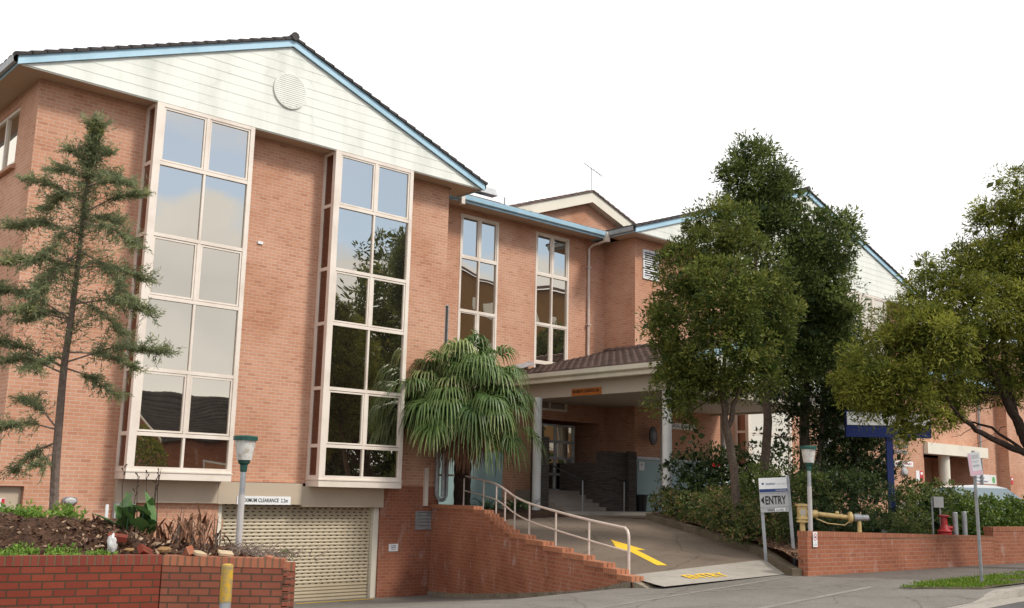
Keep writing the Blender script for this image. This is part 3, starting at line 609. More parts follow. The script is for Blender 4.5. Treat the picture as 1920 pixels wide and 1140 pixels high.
def gable(x0, x1, xa, zb, za, depth, label=None):
    """white boarded gable end with blue barge boards and the tiled roof behind it; zb/za lower edge of the barge at eave/apex"""
    kL, kR = (za - zb) / (xa - x0), (za - zb) / (x1 - xa)
    L = lambda z: x0 + (z - zb) / kL; Rr = lambda z: x1 - (z - zb) / kR
    c = MB(); z = zb + .03; hh = .245; first = True
    while z < za - .02:
        z1 = min(z + hh, za - .001); lift = .006
        a, b_, d_, e = (max(L(z), x0 + .02), GY - lift, z), (min(Rr(z), x1 - .02), GY - lift, z), (Rr(z1), GY, z1), (L(z1), GY, z1)
        # break each board into lengths
        n = 3; cuts = [0, random.uniform(.2, .45), random.uniform(.55, .8), 1]
        for q in range(3):
            l0, l1 = cuts[q], cuts[q + 1]; g = .0025; o = random.uniform(-.002, .002)
            Ax = lambda t: a[0] + (b_[0] - a[0]) * t; Dx = lambda t: e[0] + (d_[0] - e[0]) * t
            xa0, xb0 = Ax(l0) + (g if q else 0), Ax(l1) - (g if q < 2 else 0)
            xa1, xb1 = Dx(l0) + (g if q else 0), Dx(l1) - (g if q < 2 else 0)
            c.face([(xa0, GY - lift + o, z), (xb0, GY - lift + o, z), (xb1, GY + o, z1), (xa1, GY + o, z1)])
            c.face([(xb0, GY - lift + o, z), (xa0, GY - lift + o, z), (xa0, GY + .02, z), (xb0, GY + .02, z)])
        z = z1
    c.face([(x0, GY + .02, zb), (x1, GY + .02, zb), (xa, GY + .02, za)])
    c.build('gable_cladding', M['board'], H)
    b_ = MB(); hgt = .2; y0, y1 = GY - .075, GY - .03
    b_.prism([(x0 - .05, y0, zb - .02), (xa, y0, za), (xa, y0, za + hgt), (x0 - .05, y0, zb - .02 + hgt)], (0, y1 - y0, 0))
    b_.build('barge_board', M['blue'], H); b_ = MB()
    b_.prism([(xa, y0 - .002, za), (x1 + .05, y0 - .002, zb - .02), (x1 + .05, y0 - .002, zb - .02 + hgt), (xa, y0 - .002, za + hgt)], (0, y1 - y0, 0))
    b_.build('barge_board', M['blue'], H)
    e = .05
    tile_slope('roof', (x0 - .12, GY - .13, zb + hgt + .0), (x0 - .12, GY + depth, zb + hgt + .0), (xa - x0 + .12, 0, (za - zb) + .05), M['tile_dark'], H)
    tile_slope('roof', (x1 + .12, GY - .13, zb + hgt + .0), (x1 + .12, GY + depth, zb + hgt + .0), (xa - x1 - .12, 0, (za - zb) + .05), M['tile_dark'], H)
    rc = MB()
    y = GY - .16
    while y < GY + depth: rc.tube([(xa, y, za + hgt + .06), (xa, y + .36, za + hgt + .045)], [.12, .10], 8); y += .34
    rc.build('ridge_capping', M['tile_dark'], H)
    # eaves: soffits, gutter boards
    s = MB()
    s.face([(x0, GY, ZT), (x0, WY + .01, ZT), (x1, WY + .01, ZT), (x1, GY, ZT)])
    for (a, c_) in ((x0, x0 + .66), (x1 - .66, x1)): s.face([(a, WY + .01, ZT), (a, GY + depth, ZT), (c_, GY + depth, ZT), (c_, WY + .01, ZT)])
    s.build('soffit', M['soffit'], H)
    g = MB(); g.box(x0 - .03, x0, GY + .02, GY + depth, zb, zb + .2); g.build('fascia', M['blue'], H); g = MB(); g.box(x1, x1 + .03, GY + .02, GY + depth, zb, zb + .2); g.build('fascia', M['blue'], H)
    for sx, xx in ((-1, x0 - .03), (1, x1 + .03)):
        g = MB(); prof = [(0, .18), (0, .06), (.05, .03), (.1, .05), (.125, .19)]
        for (pa, pb) in zip(prof[:-1], prof[1:]):
            g.face([(xx + sx * pa[0], GY - .02, zb + pa[1]), (xx + sx * pb[0], GY - .02, zb + pb[1]), (xx + sx * pb[0], GY + depth, zb + pb[1]), (xx + sx * pa[0], GY + depth, zb + pa[1])])
        g.build('gutter', M['metal_grey'], H)
gable(6.28, 19.68, 12.94, 9.03, 11.54, 22)
gable(26.72, 48.5, 37.6, 9.03, 12.66, 22)

# --- round louvre in the near gable
cx, cz, rr = 12.95, 10.30, .47
lv = MB()
for i in range(40):
    a0, a1 = 2 * math.pi * i / 40, 2 * math.pi * (i + 1) / 40; q = []
    for (r, y) in ((rr + .02, GY - .045), (rr - .03, GY - .05)):
        q.append([(cx + r * math.cos(a), y, cz + r * math.sin(a)) for a in (a0, a1)])
    lv.face([q[0][0], q[0][1], q[1][1], q[1][0]]); o0 = [(cx + (rr + .02) * math.cos(a), GY, cz + (rr + .02) * math.sin(a)) for a in (a0, a1)]
    lv.face([o0[0], o0[1], q[0][1], q[0][0]])
L_ = lv.build('round_louvre', M['board'], H)
sl = MB(); z = cz - rr + .04
while z < cz + rr - .03:
    hw = math.sqrt(max(0, (rr - .02) ** 2 - (z + .02 - cz) ** 2)); sl.face([(cx - hw, GY - .05, z), (cx + hw, GY - .05, z), (cx + hw, GY - .042, z + .051), (cx - hw, GY - .042, z + .051)]); sl.face([(cx - hw, GY - .05, z), (cx + hw, GY - .05, z), (cx + hw, GY - .02, z + .003), (cx - hw, GY - .02, z + .003)]); z += .055
sl.build('slats', M['board'], L_)

# --- glazed bays
def bay(x0, x1, zb, zt, rows, cols=2, label=None, sill=True):
    y0 = GY - .012; f = MB(); yb_ = y0 + .09; pw, pr = .18, .115
    f.box(x0, x0 + pw, y0, yb_, zb, zt); f.box(x1 - pr, x1, y0, yb_, zb, zt)
    xi0, xi1 = x0 + pw, x1 - pr
    f.box(xi0, xi1, y0 + .006, yb_, zt - .09, zt); f.box(xi0, xi1, y0 + .006, yb_, zb, zb + .09)
    lv = [zt - .09] + [r for r in rows] + [zb + .09]; cw = (xi1 - xi0) / cols
    for r in rows: f.box(xi0, xi1, y0 + .008, yb_, r - .043, r + .043)
    for i in range(len(lv) - 1):
        top = lv[i] - (.05 if i else 0); bot = lv[i + 1] + (.05 if i < len(lv) - 2 else 0); cas = (i % 2 == 0)
        for c in range(1, cols): f.box(xi0 + c * cw - (.045 if cas else .028), xi0 + c * cw + (.045 if cas else .028), y0 + .01, yb_ - .002, bot, top)
        if cas and i < 5:
            for c in range(cols):
                a = xi0 + c * cw + (.045 if c else 0) + .008; e = xi0 + (c + 1) * cw - (.045 if c < cols - 1 else 0) - .008; t_ = .042
                for q in ((a, a + t_, bot + .008, top - .008), (e - t_, e, bot + .008, top - .008), (a + t_, e - t_, bot + .008, bot + .008 + t_), (a + t_, e - t_, top - .008 - t_, top - .008)):
                    f.box(q[0], q[1], y0 + .022, yb_ - .004, q[2], q[3])
    # flanks
    for (xs_, s) in ((x0, -1), (x1, 1)):
        xa, xb = (xs_, xs_ + .06) if s < 0 else (xs_ - .06, xs_)
        f.box(xa, xb, WY - .12, WY - .002, zb, zt); f.box(xa, xb, yb_, yb_ + .05, zb, zt)
        for r in [zb + .045] + rows + [zt - .045]: f.box(xa + .002, xb - .002, yb_ + .05, WY - .12, r - .045, r + .045)
    o = f.build('bay_window', M['frame'], H)
    g = MB(); yg = y0 + .055
    for i in range(len(lv) - 1):
        for c in range(cols): 
            tl = random.uniform(-.004, .004); tt = random.uniform(-.004, .004)
            a, e = xi0 + c * cw, xi0 + (c + 1) * cw; g.face([(a, yg - tl, lv[i + 1] ), (e, yg + tl, lv[i + 1]), (e, yg + tl + tt, lv[i]), (a, yg - tl + tt, lv[i])])
    g.build('glass', M['glass'], o)
    g = MB(); g.face([(x0 + .03, WY, zb), (x0 + .03, yb_, zb), (x0 + .03, yb_, zt), (x0 + .03, WY, zt)]); g.build('side_glass', M['glass_brown'], o); g = MB(); g.face([(x1 - .03, yb_, zb), (x1 - .03, WY, zb), (x1 - .03, WY, zt), (x1 - .03, yb_, zt)]); g.build('side_glass', M['glass_brown'], o)
    s = MB(); s.box(x0 - .02, x1 + .02, y0 - .03, WY, zb - .035, zb); s.box(x0 + .0, x1 - .0, y0 - .01, WY, zb - .2, zb - .036); s.build('sill', M['frame'], o)
    return o
bay(9.44, 12.03, .29, 9.05, [7.56, 5.81, 4.31, 2.61, 1.12])
bay(14.47, 17.09, .22, 9.05, [7.52, 5.77, 4.29, 2.57, 1.07])
bay(33.15, 36.05, .25, 9.05, [7.5, 5.8, 4.3, 2.45, 1.1])
bay(40.5, 43.98, 3.2, 9.05, [7.5, 5.8, 4.3], cols=3)

# --- tall windows in the link wall
def window_x(name, o, rows, y, cols=2, mat='frame', cas=True, t=.075):
    x0, x1, z0, z1 = o; f = MB(); ya, yb_ = y - .012, y + .09
    f.box(x0, x0 + t, ya, yb_, z0, z1); f.box(x1 - t, x1, ya, yb_, z0, z1); f.box(x0 + t, x1 - t, ya + .002, yb_, z1 - t, z1); f.box(x0 + t, x1 - t, ya + .002, yb_, z0, z0 + t)
    lv = [z1 - t] + rows + [z0 + t]; cw = (x1 - x0 - 2 * t) / cols
    for r in rows: f.box(x0 + t, x1 - t, ya + .004, yb_, r - .045, r + .045)
    for i in range(len(lv) - 1):
        top, bot = lv[i] - (.045 if i else 0), lv[i + 1] + (.045 if i < len(lv) - 2 else 0); k = i % 2 == 0 and cas
        for c in range(1, cols): f.box(x0 + t + c * cw - (.045 if k else .026), x0 + t + c * cw + (.045 if k else .026), ya + .006, yb_ - .002, bot, top)
        if k:
            for c in range(cols):
                a = x0 + t + c * cw + (.05 if c else .006); e = x0 + t + (c + 1) * cw - (.05 if c < cols - 1 else .006); q_ = .035
                for q in ((a, a + q_, bot, top), (e - q_, e, bot, top), (a + q_, e - q_, bot, bot + q_), (a + q_, e - q_, top - q_, top)): f.box(q[0], q[1], ya + .02, yb_ - .004, q[2], q[3])
    ob = f.build(name, M[mat], H); g = MB(); yg = y + .05
    for i in range(len(lv) - 1):
        for c in range(cols):
            tl = random.uniform(-.004, .004); tt = random.uniform(-.004, .004); a, e = x0 + t + c * cw, x0 + t + (c + 1) * cw
            g.face([(a, yg - tl, lv[i + 1]), (e, yg + tl, lv[i + 1]), (e, yg + tl + tt, lv[i]), (a, yg - tl + tt, lv[i])])
    g.build('glass', M['glass'], ob); return ob
window_x('window', W1, [7.45, 5.7, 4.35], MY); window_x('window', W2, [7.42, 5.69, 4.35], MY)
window_x('narrow_window', (20.04, 20.2, 3.4, 5.78), [], MY, cols=1, mat='metal_grey', cas=False, t=.03)
# side window of the near wing
f = MB(); f.box(6.95, 7.03, 25.45, 25.52, 7.35, 8.78); f.box(6.95, 7.03, 27.53, 27.6, 7.35, 8.78); f.box(6.95, 7.03, 26.45, 26.53, 7.35, 8.78); f.box(6.955, 7.03, 25.52, 27.53, 8.70, 8.78); f.box(6.955, 7.03, 25.52, 27.53, 7.35, 7.43)
sw = f.build('window', M['frame'], H); g = MB(); g.face([(7.0, 27.55, 7.36), (7.0, 25.5, 7.36), (7.0, 25.5, 8.75), (7.0, 27.55, 8.75)]); g.build('glass', M['glass'], sw)
s = MB(); s.prism([(6.80, 25.35, 7.26), (6.95, 25.35, 7.35), (7.05, 25.35, 7.35), (7.05, 25.35, 7.20), (6.82, 25.35, 7.20)], (0, 2.35, 0)); s.build('sill', M['brick'], sw)
# eave of the link: gutter, fascia, soffit, roof
EY = 24.85
s = MB(); s.face([(18.9, EY, ZT), (18.9, MY + .01, ZT), (27.39, MY + .01, ZT), (27.39, EY, ZT)]); s.build('soffit', M['soffit'], H)
g = MB(); g.box(18.92, 26.7, EY - .03, EY, 8.99, 9.15); g.build('fascia', M['blue'], H)
g = MB(); prof = [(0, .2), (0, .08), (-.05, .05), (-.10, .07), (-.125, .21)]
for pa, pb in zip(prof[:-1], prof[1:]): g.face([(18.9, EY - .03 + pa[0], 9.0 + pa[1] - .0), (26.6, EY - .03 + pa[0], 9.0 + pa[1]), (26.6, EY - .03 + pb[0], 9.0 + pb[1]), (18.9, EY - .03 + pb[0], 9.0 + pb[1])])
g.build('gutter', M['blue'], H)
g = MB(); g.box(19.84, 19.98, EY - .18, EY - .02, 8.88, 9.2); g.build('rainwater_head', M['frame'], H); g = MB(); g.box(26.5, 26.66, EY - .2, EY - .02, 8.85, 9.2); g.build('rainwater_head', M['frame'], H)
g = MB(); g.tube([(26.58, EY - .1, 8.9), (26.52, MY - .25, 8.82), (26.5, MY - .07, 8.7), (26.5, MY - .07, 3.5)], .05, 10)
for z in (8.0, 5.9): g.box(26.42, 26.58, MY - .14, MY - .001, z, z + .05)
g.build('downpipe', M['rail'], H)
tile_slope('roof', (18.5, EY - .1, 9.19), (27.6, EY - .1, 9.19), (0, 6.2, 2.2), M['tile'], H, seg=5)
# middle gable rising behind the link roof
g = MB(); GX, GZ, GYY, k = 30.3, 12.42, 29.0, .35
g.face([(22.5, GYY + .35, 9.6), (38, GYY + .35, 9.6), (38, GYY + .35, GZ - .3 - 7.7 * k + .0), (GX, GYY + .35, GZ - .25), (22.5, GYY + .35, GZ - .25 - 7.8 * k)]); g.build('wall', M['brick'], H)
hb = .5
for sx in (-1, 1):
    g = MB(); xe = GX + sx * 7.0
    g.prism([(GX, GYY + .002 * sx, GZ), (xe, GYY + .002 * sx, GZ - 7 * k), (xe, GYY + .002 * sx, GZ - 7 * k - hb), (GX, GYY + .002 * sx, GZ - hb)], (0, .05, 0))
    g.face([(GX, GYY + .05, GZ - hb), (xe, GYY + .05, GZ - 7 * k - hb), (xe, GYY + .35, GZ - 7 * k - hb), (GX, GYY + .35, GZ - hb)])
    g.build('barge_board', M['cream'], H)
for sx in (-1, 1): tile_slope('roof', (GX + sx * 7.0, GYY - .06, GZ - 7 * k), (GX + sx * 7.0, GYY + 14, GZ - 7 * k), (-sx * 7.0, 0, 7 * k), M['tile'], H)
# louvre on the far wing
f = MB(); lx0, lx1, lz0, lz1 = 27.80, 28.64, 7.63, 8.70
for q in ((lx0, lx0 + .06, lz0, lz1), (lx1 - .06, lx1, lz0, lz1), (lx0 + .06, lx1 - .06, lz1 - .06, lz1), (lx0 + .06, lx1 - .06, lz0, lz0 + .06)): f.box(q[0], q[1], WY - .05, WY - .001, q[2], q[3])
lo = f.build('louvre', M['white'], H); g = MB(); z = lz0 + .08
g.face([(lx0 + .05, WY - .004, lz0 + .05), (lx1 - .05, WY - .004, lz0 + .05), (lx1 - .05, WY - .004, lz1 - .05), (lx0 + .05, WY - .004, lz1 - .05)])
g.build('louvre_back', M['black'], lo); g = MB()
while z < lz1 - .08: g.prism([(lx0 + .06, WY - .045, z), (lx1 - .06, WY - .045, z), (lx1 - .06, WY - .012, z + .04), (lx0 + .06, WY - .012, z + .04)], (0, .004, -.008)); z += .082
g.build('slats', M['white'], lo)
# --- lintel panel, roller door
for q in ((9.46, 11.96, 23.98, WY - .001, -.44, .088), (11.965, 14.31, 23.975, WY - .001, -.45, .088), (14.315, 16.88, 23.98, WY - .001, -.5, .02)): f = MB(); f.box(*q); f.build('lintel_panel', M['beige'], H)
f = MB(); f.box(16.70, 16.875, 24.18, 24.34, -3.0, -.3); f.build('door_jamb', M['cream'], H); f = MB(); f.box(12.075, 12.2, 24.18, 24.34, -3.0, -.3); f.build('door_jamb', M['cream'], H)
rd = MB(); x0, x1 = 12.2, 16.7; y = 24.3; z = -2.93; rh = .0875; nrow = 0; sw_, gap = .115, .075
while z < -.2:
    z1 = z + rh
    if nrow < 5:
        rd.face([(x0, y + .008, z), (x1, y + .008, z), (x1, y - .012, z + .03), (x0, y - .012, z + .03)]); rd.face([(x0, y - .012, z + .03), (x1, y - .012, z + .03), (x1, y, z1), (x0, y, z1)])
    else:
        a = z + .028
        rd.face([(x0, y - .006, a), (x1, y - .006, a), (x1, y - .012, a + .025), (x0, y - .012, a + .025)]); rd.face([(x0, y - .012, a + .025), (x1, y - .012, a + .025), (x1, y + .004, z1), (x0, y + .004, z1)])
        x = x0 + (.05 if nrow % 2 else .0)
        while x < x1:
            xe = min(x + sw_, x1); rd.face([(x, y + .004, z), (xe, y + .004, z), (xe, y - .006, a), (x, y - .006, a)]); x += sw_ + gap
    z = z1; nrow += 1
ro = rd.build('roller_door', M['door_slat'], H)
d_ = MB(); d_.face([(12.1, 24.9, -3), (16.88, 24.9, -3), (16.88, 24.9, .1), (12.1, 24.9, .1)]); d_.face([(12.1, 24.9, .1), (16.88, 24.9, .1), (16.88, 24.35, .1), (12.1, 24.35, .1)]); d_.build('garage_interior', M['dark'], H)
f = MB(); f.box(6.95, 7.49, 24.26, 24.3, -1.4, -.13); dd = f.build('service_door', M['beige'], H); 
# --- vent, pipes on the near wing
f = MB(); f.box(18.08, 18.12, 24.07, WY - .001, -1.11, -.59); f.box(18.66, 18.70, 24.07, WY - .001, -1.11, -.59); f.box(18.12, 18.66, 24.07, WY - .001, -.63, -.59); f.box(18.12, 18.66, 24.07, WY - .001, -1.11, -1.07)
z = -1.06
while z < -.66: f.prism([(18.12, 24.075, z), (18.66, 24.075, z), (18.66, 24.11, z + .075), (18.12, 24.11, z + .075)], (0, .004, -.01)); z += .088
vo_ = f.build('wall_vent', M['metal_grey'], H)
f = MB(); f.tube([(18.72, 24.0, 1.6), (18.72, 24.0, -.12), (18.80, 23.98, -.27), (18.95, 23.98, -.27)], .06, 10); f.build('downpipe', M['metal_grey'], H); f = MB(); f.tube([(18.9, 23.94, 1.6), (18.9, 23.94, -.2)], .06, 10); f.build('downpipe', M['metal_grey'], H); f = MB(); f.tube([(19.06, 23.98, 1.6), (19.06, 23.98, -.15), (18.98, 23.98, -.27)], .05, 10); f.build('downpipe', M['metal_grey'], H)
f = MB(); f.box(18.33, 18.46, 24.05, WY - .002, -.45, .62); f.build('cable_duct', M['frame'], H)
# --- teal base walls, stone, entrance door
f = MB(); f.box(27.45, 33.0, WY - .06, WY - .004, -.54, 1.2); f.build('teal_panel', M['teal'], H); f = MB(); f.box(18.95, 22.6, MY - .05, MY - .004, -.54, 1.25); f.build('teal_panel', M['teal'], H)
f = MB(); f.box(27.42, 33.0, WY - .09, WY - .002, 1.205, 1.30); f.build('capping', M['metal_grey'], H)
window_x('entrance_door', (24.15, 25.95, .08, 2.3), [1.72, 1.17, .62], MY, cols=2, mat='metal_grey', cas=False, t=.06)
f = MB(); f.box(25.97, 27.19, MY + 1.45, MY + 1.5, .08, 2.44); f.build('lobby_screen', M['brick_low'], H); f = MB(); f.box(26.3, 27.1, MY + 1.4, MY + 1.43, 1.2, 2.0); f.build('notice_panel', M['cream'], H)  # darker brick inside the recess: its shade is put into the colour

# --- entrance canopy
K = thing('entrance_canopy', 'low gabled drive through canopy with brown tiled roof on white columns', 'canopy', (27.45, 21.5, -.6))
CY0 = 18.85
tile_slope('roof', (22.55, CY0, 3.72), (22.55, MY - .01, 3.72), (4.9, 0, 1.3), M['tile'], K, course=.33, pw=.3, amp=.04, seg=8, step=.04)
tile_slope('roof', (32.35, CY0, 3.72), (32.35, MY - .01, 3.72), (-4.9, 0, 1.3), M['tile'], K, pw=.3, amp=.04, seg=4, step=.04)
f = MB(); y = CY0 - .05
while y < 25.5: f.tube([(27.45, y, 5.08), (27.45, y + .36, 5.065)], [.12, .1], 8); y += .34
f.build('ridge_capping', M['tile'], K)
for sx, xx in ((-1, 22.62), (1, 32.28)):
    f = MB(); prof = [(0, .14), (0, .0), (.06, -.02), (.115, .02), (.125, .15), (.105, .15), (.1, .03)]
    for pa, pb in zip(prof[:-1], prof[1:]): f.face([(xx + sx * pa[0], CY0 + .02, 3.56 + pa[1]), (xx + sx * pb[0], CY0 + .02, 3.56 + pb[1]), (xx + sx * pb[0], MY - .02, 3.56 + pb[1]), (xx + sx * pa[0], MY - .02, 3.56 + pa[1])])
    f.face([(xx + sx * p[0], CY0 + .02, 3.56 + p[1]) for p in prof])
    f.build('gutter', M['cream'], K)
for q in ((22.62, 22.66), (32.24, 32.28)): f = MB(); f.box(*q, CY0 + .02, MY - .02, 3.40, 3.62); f.build('fascia', M['cream'], K)
f = MB(); f.box(22.56, 22.60, CY0 - .04, CY0 + .02, 3.36, 3.72); f.build('fascia', M['cream'], K)
for q in ((23.05, 23.25), (31.65, 31.85)): f = MB(); f.box(*q, 19.1, MY - .02, 2.97, 3.42); f.build('beam', M['ceiling'], K)
f = MB(); f.box(23.25, 31.65, 19.1, 19.3, 2.972, 3.42); f.build('beam', M['ceiling'], K)
f = MB(); f.face([(23.2, 19.2, 3.03), (23.2, MY - .01, 3.03), (31.7, MY - .01, 3.03), (31.7, 19.2, 3.03)]); f.face([(22.6, CY0, 3.415), (22.6, MY - .01, 3.415), (23.1, MY - .01, 3.415), (23.1, CY0, 3.415)]); f.face([(31.8, CY0, 3.415), (31.8, MY - .01, 3.415), (32.3, MY - .01, 3.415), (32.3, CY0, 3.415)]); f.face([(23.1, CY0, 3.418), (23.1, 19.15, 3.418), (31.8, 19.15, 3.418), (31.8, CY0, 3.418)]); f.build('ceiling', M['ceiling'], K)
f = MB(); f.prism([(22.6, CY0 - .01, 3.42), (32.3, CY0 - .01, 3.42), (32.3, CY0 - .01, 3.6), (27.45, CY0 - .01, 4.85), (22.6, CY0 - .01, 3.6)], (0, .03, 0)); f.build('gable_infill', M['board'], K)
f = MB(); f.prism([(22.6, CY0 - .05, 3.48), (27.45, CY0 - .05, 4.78), (27.45, CY0 - .05, 5.0), (22.6, CY0 - .05, 3.70)], (0, .035, 0)); f.build('barge_board', M['blue'], K); f = MB(); f.prism([(27.45, CY0 - .052, 4.78), (32.3, CY0 - .052, 3.48), (32.3, CY0 - .052, 3.70), (27.45, CY0 - .052, 5.0)], (0, .035, 0)); f.build('barge_board', M['blue'], K)
for (x, y, r) in ((23.25, 19.25, .135), (22.75, 24.1, .135), (27.95, 23.3, .115), (31.75, 19.3, .135), (31.75, 23.6, .12)):
    f = MB(); f.cyl(x, y, -.95, 2.968, r, 20); f.build('column', M['col_white'], K)
f = MB(); f.prism([(23.05, 25.35, 4.0), (23.75, 25.35, 4.22), (23.75, 25.58, 4.34), (23.05, 25.58, 4.12)], (0, 0, .02)); f.build('flashing', M['metal_grey'], K)

# --- steps, stone walls and their rails
S = thing('entrance_steps', 'flight of dark concrete steps rising to the glass entrance door', 'steps', (24.4, 24.0, -.55))
f = MB(); n = 5
for i in range(n): f.box(23.2, 25.2, 23.4 + i * .3, 25.58, -.55 + i * .126 + (.001 if i else 0), -.55 + (i + 1) * .126)
f.build('treads', M['steps'], S)
T = thing('stone_wall', 'dark stacked slate wall and pier flanking the entrance steps', 'wall', (26.2, 24.1, -.55))
f = MB(); f.box(25.21, 26.5, 23.62, 23.87, -.549, 1.38); f.build('wall', M['stone'], T); f = MB(); f.box(25.215, 25.45, 23.88, 25.58, -.549, 1.0); f.build('return_wall', M['stone'], T)
f = MB(); f.box(26.4, 26.78, 23.50, 23.615, -.548, 1.42); f.build('pier', M['stone'], T)
T2 = MB(); T2.box(22.85, 23.19, 24.0, 24.5, -.55, 1.75); tag(T2.build('stone_pier', M['stone']), 'slender stacked stone pier left of the entrance steps behind the white column', 'pier')
def stair_rail(x, y, label, z=-.55):
    o = thing('stair_rail', label, 'handrail', (x, y, z), 'black handrails at the entrance steps')
    f = MB(); f.cyl(x, y, z, z + .95, .022, 8); f.build('post', M['metal_grey'], o)
    f = MB(); pts = [(x - .55, y + 1.1, z + 1.5), (x - .05, y + .1, z + 1.0), (x + .12, y, z + .97), (x + .2, y - .03, z + .9), (x + .18, y - .03, z + .8), (x + .05, y, z + .78)]; f.tube(pts, .025, 8); f.build('rail', M['black'], o)
stair_rail(24.0, 23.3, 'dark curved handrail standing in the middle of the entrance steps'); stair_rail(25.95, 23.3, 'short dark handrail in front of the slate wall right of the steps')

# ------------------------------------------------------------------ objects
def rot_thing(name, label, cat, loc, ang, group=None):
    o = thing(name, label, cat, loc, group); o.rotation_euler = (0, 0, ang); return o
def seg_wall(parent_name, label, p0, p1, ztop0, ztop1, zbot, th, mat, edge, cat='wall', step=None, ragged=False):
    a = Vector(p0); b_ = Vector(p1); L = (b_ - a).length; ang = math.atan2((b_ - a).y, (b_ - a).x)
    o = rot_thing(parent_name, label, cat, (a.x, a.y, zbot), ang)
    h0, h1 = ztop0 - zbot, ztop1 - zbot; ch = .112
    m = MB(); m.hexa([(0, 0, 0), (L, 0, 0), (L, th, 0), (0, th, 0)], [(0, 0, h0 - ch), (L, 0, h1 - ch), (L, th, h1 - ch), (0, th, h0 - ch)])
    m.build('wall', mat, o, local=True, uvoff=(.03, .086 - (h0 - ch) % .086))
    c = MB(); c.hexa([(-.004, -.006, h0 - ch + .002), (L + .004, -.006, h1 - ch + .002), (L + .004, th + .006, h1 - ch + .002), (-.004, th + .006, h0 - ch + .002)], [(-.004, -.004, h0), (L + .004, -.004, h1), (L + .004, th + .004, h1), (-.004, th + .004, h0)])
    c.build('coping', edge, o, local=True, uvoff=(0, -(h0 - ch) + .05))
    return o
A0, A1, A2 = (1.0, 13.45), (5.465, 12.285), (6.62, 11.43)
seg_wall('planter_wall', 'low planter wall of deep red bricks with a brick on edge top', A0, A1, -.84, -.84, -2.3, .23, M['brick_red'], M['edge_red'])
pw = seg_wall('planter_wall', 'low planter wall of pale orange bricks with a broken end beside the driveway', (A1[0] + .012, A1[1] - .008), A2, -.845, -.86, -2.3, .23, M['brick_orange'], M['edge_orange'])
# broken end of the planter: loose toothed bricks, and the wall running back along the driveway
m = MB(); L = math.hypot(A2[0] - A1[0], A2[1] - A1[1]); z = 1.43 - .112 - .086; i = 0
while z > 0:
    e = L + random.choice((.03, .06, .085, .05)); m.box(L - .012, e, .004, .226, z + .004, z + .078); z -= .086; i += 1
m.build('broken_end', M['brick_orange'], pw, local=True)
m = MB(); m.hexa([(L - .25, .0, 1.425), (L + .0, .0, 1.40), (L + .0, .2, 1.40), (L - .25, .2, 1.43)], [(L - .25, .0, 1.47), (L - .02, .02, 1.42), (L - .02, .2, 1.42), (L - .25, .2, 1.48)]); m.build('loose_cap', M['edge_orange'], pw, local=True)
seg_wall('planter_wall', 'long planter return wall of orange brick running back along the garage driveway', (6.72, 11.75), (10.6, 23.9), -.92, -1.6, -3.2, -.23, M['brick_orange'], M['edge_orange'])
bo = thing('bollard', 'worn yellow steel bollard with grey foot in front of the pale orange planter wall', 'bollard', (5.95, 11.55, -2.05))
m = MB(); m.lathe((5.95, 11.55, -1.34), [(.068, 0), (.068, .40), (.063, .425), (.04, .435)], 18); m.build('painted_top', M['yellow_worn'], bo, smooth=False)
m = MB(); m.cyl(5.95, 11.55, -2.05, -1.342, .067, 18); m.build('foot', M['metal_grey'], bo)

def lamp(x, y, zb, zt, label, s=1.0):
    o = thing('garden_lamp', label, 'lamp', (x, y, zb), 'green capped garden lamps')
    m = MB(); m.lathe((x, y, zt - .075 * s), [(.176 * s, 0), (.178 * s, .055 * s), (.165 * s, .068 * s), (.05 * s, .078 * s)], 24); m.build('cap', M['lamp_green'], o)
    m = MB(); m.lathe((x, y, zt - .36 * s), [(.110 * s, 0), (.150 * s, .275 * s), (.150 * s, .284 * s)], 24); m.build('diffuser', M['lamp_glass'], o, smooth=False)
    m = MB(); m.lathe((x, y, zt - .53 * s), [(.045 * s, 0), (.05 * s, .02), (.055 * s, .10 * s), (.085 * s, .13 * s), (.09 * s, .168 * s)], 16); m.build('neck', M['lamp_green'], o)
    m = MB(); m.cyl(x, y, zt - .86 * s, zt - .53 * s, .040 * s, 12); m.build('sleeve', M['metal_grey'], o)
    m = MB(); m.cyl(x, y, zb, zt - .86 * s, .047 * s, 12); m.build('pole', M['post'], o)
lamp(7.42, 14.12, -1.15, .73, 'green capped lamp on grey pole standing in the planter before the garage door')
lamp(19.83, 12.52, -1.3, 1.12, 'green capped lamp on cream pole behind the right brick wall near the no smoking sign')

# curved retaining wall with stepped top
RW = thing('retaining_wall', 'curved stepped retaining wall of red brick between garage driveway and entry ramp', 'wall', (16.6, 17.3, -2.4))
ytop = sc_fn([13.3, 13.76, 14.13, 14.56, 15.35, 16.08, 16.77, 17.6, 18.3, 19.1, 19.5, 19.9, 20.3, 20.5, 20.9, 21.4, 22.4, 24.1], [-1.60, -1.55, -1.48, -1.41, -1.34, -1.28, -1.21, -1.15, -1.09, -1.03, -.99, -.9, -.82, -.73, -.6, -.5, -.44, -.43])
ybase = lambda y: drv(y) + max(0, .05 * (14 - y))
def wcp(y, o=0.0):
    e = .05; t = Vector((xl(y + e) - xl(y - e), 2 * e)).normalized(); n = Vector((t.y, -t.x)); return (xl(y) + n.x * o, y + n.y * o)
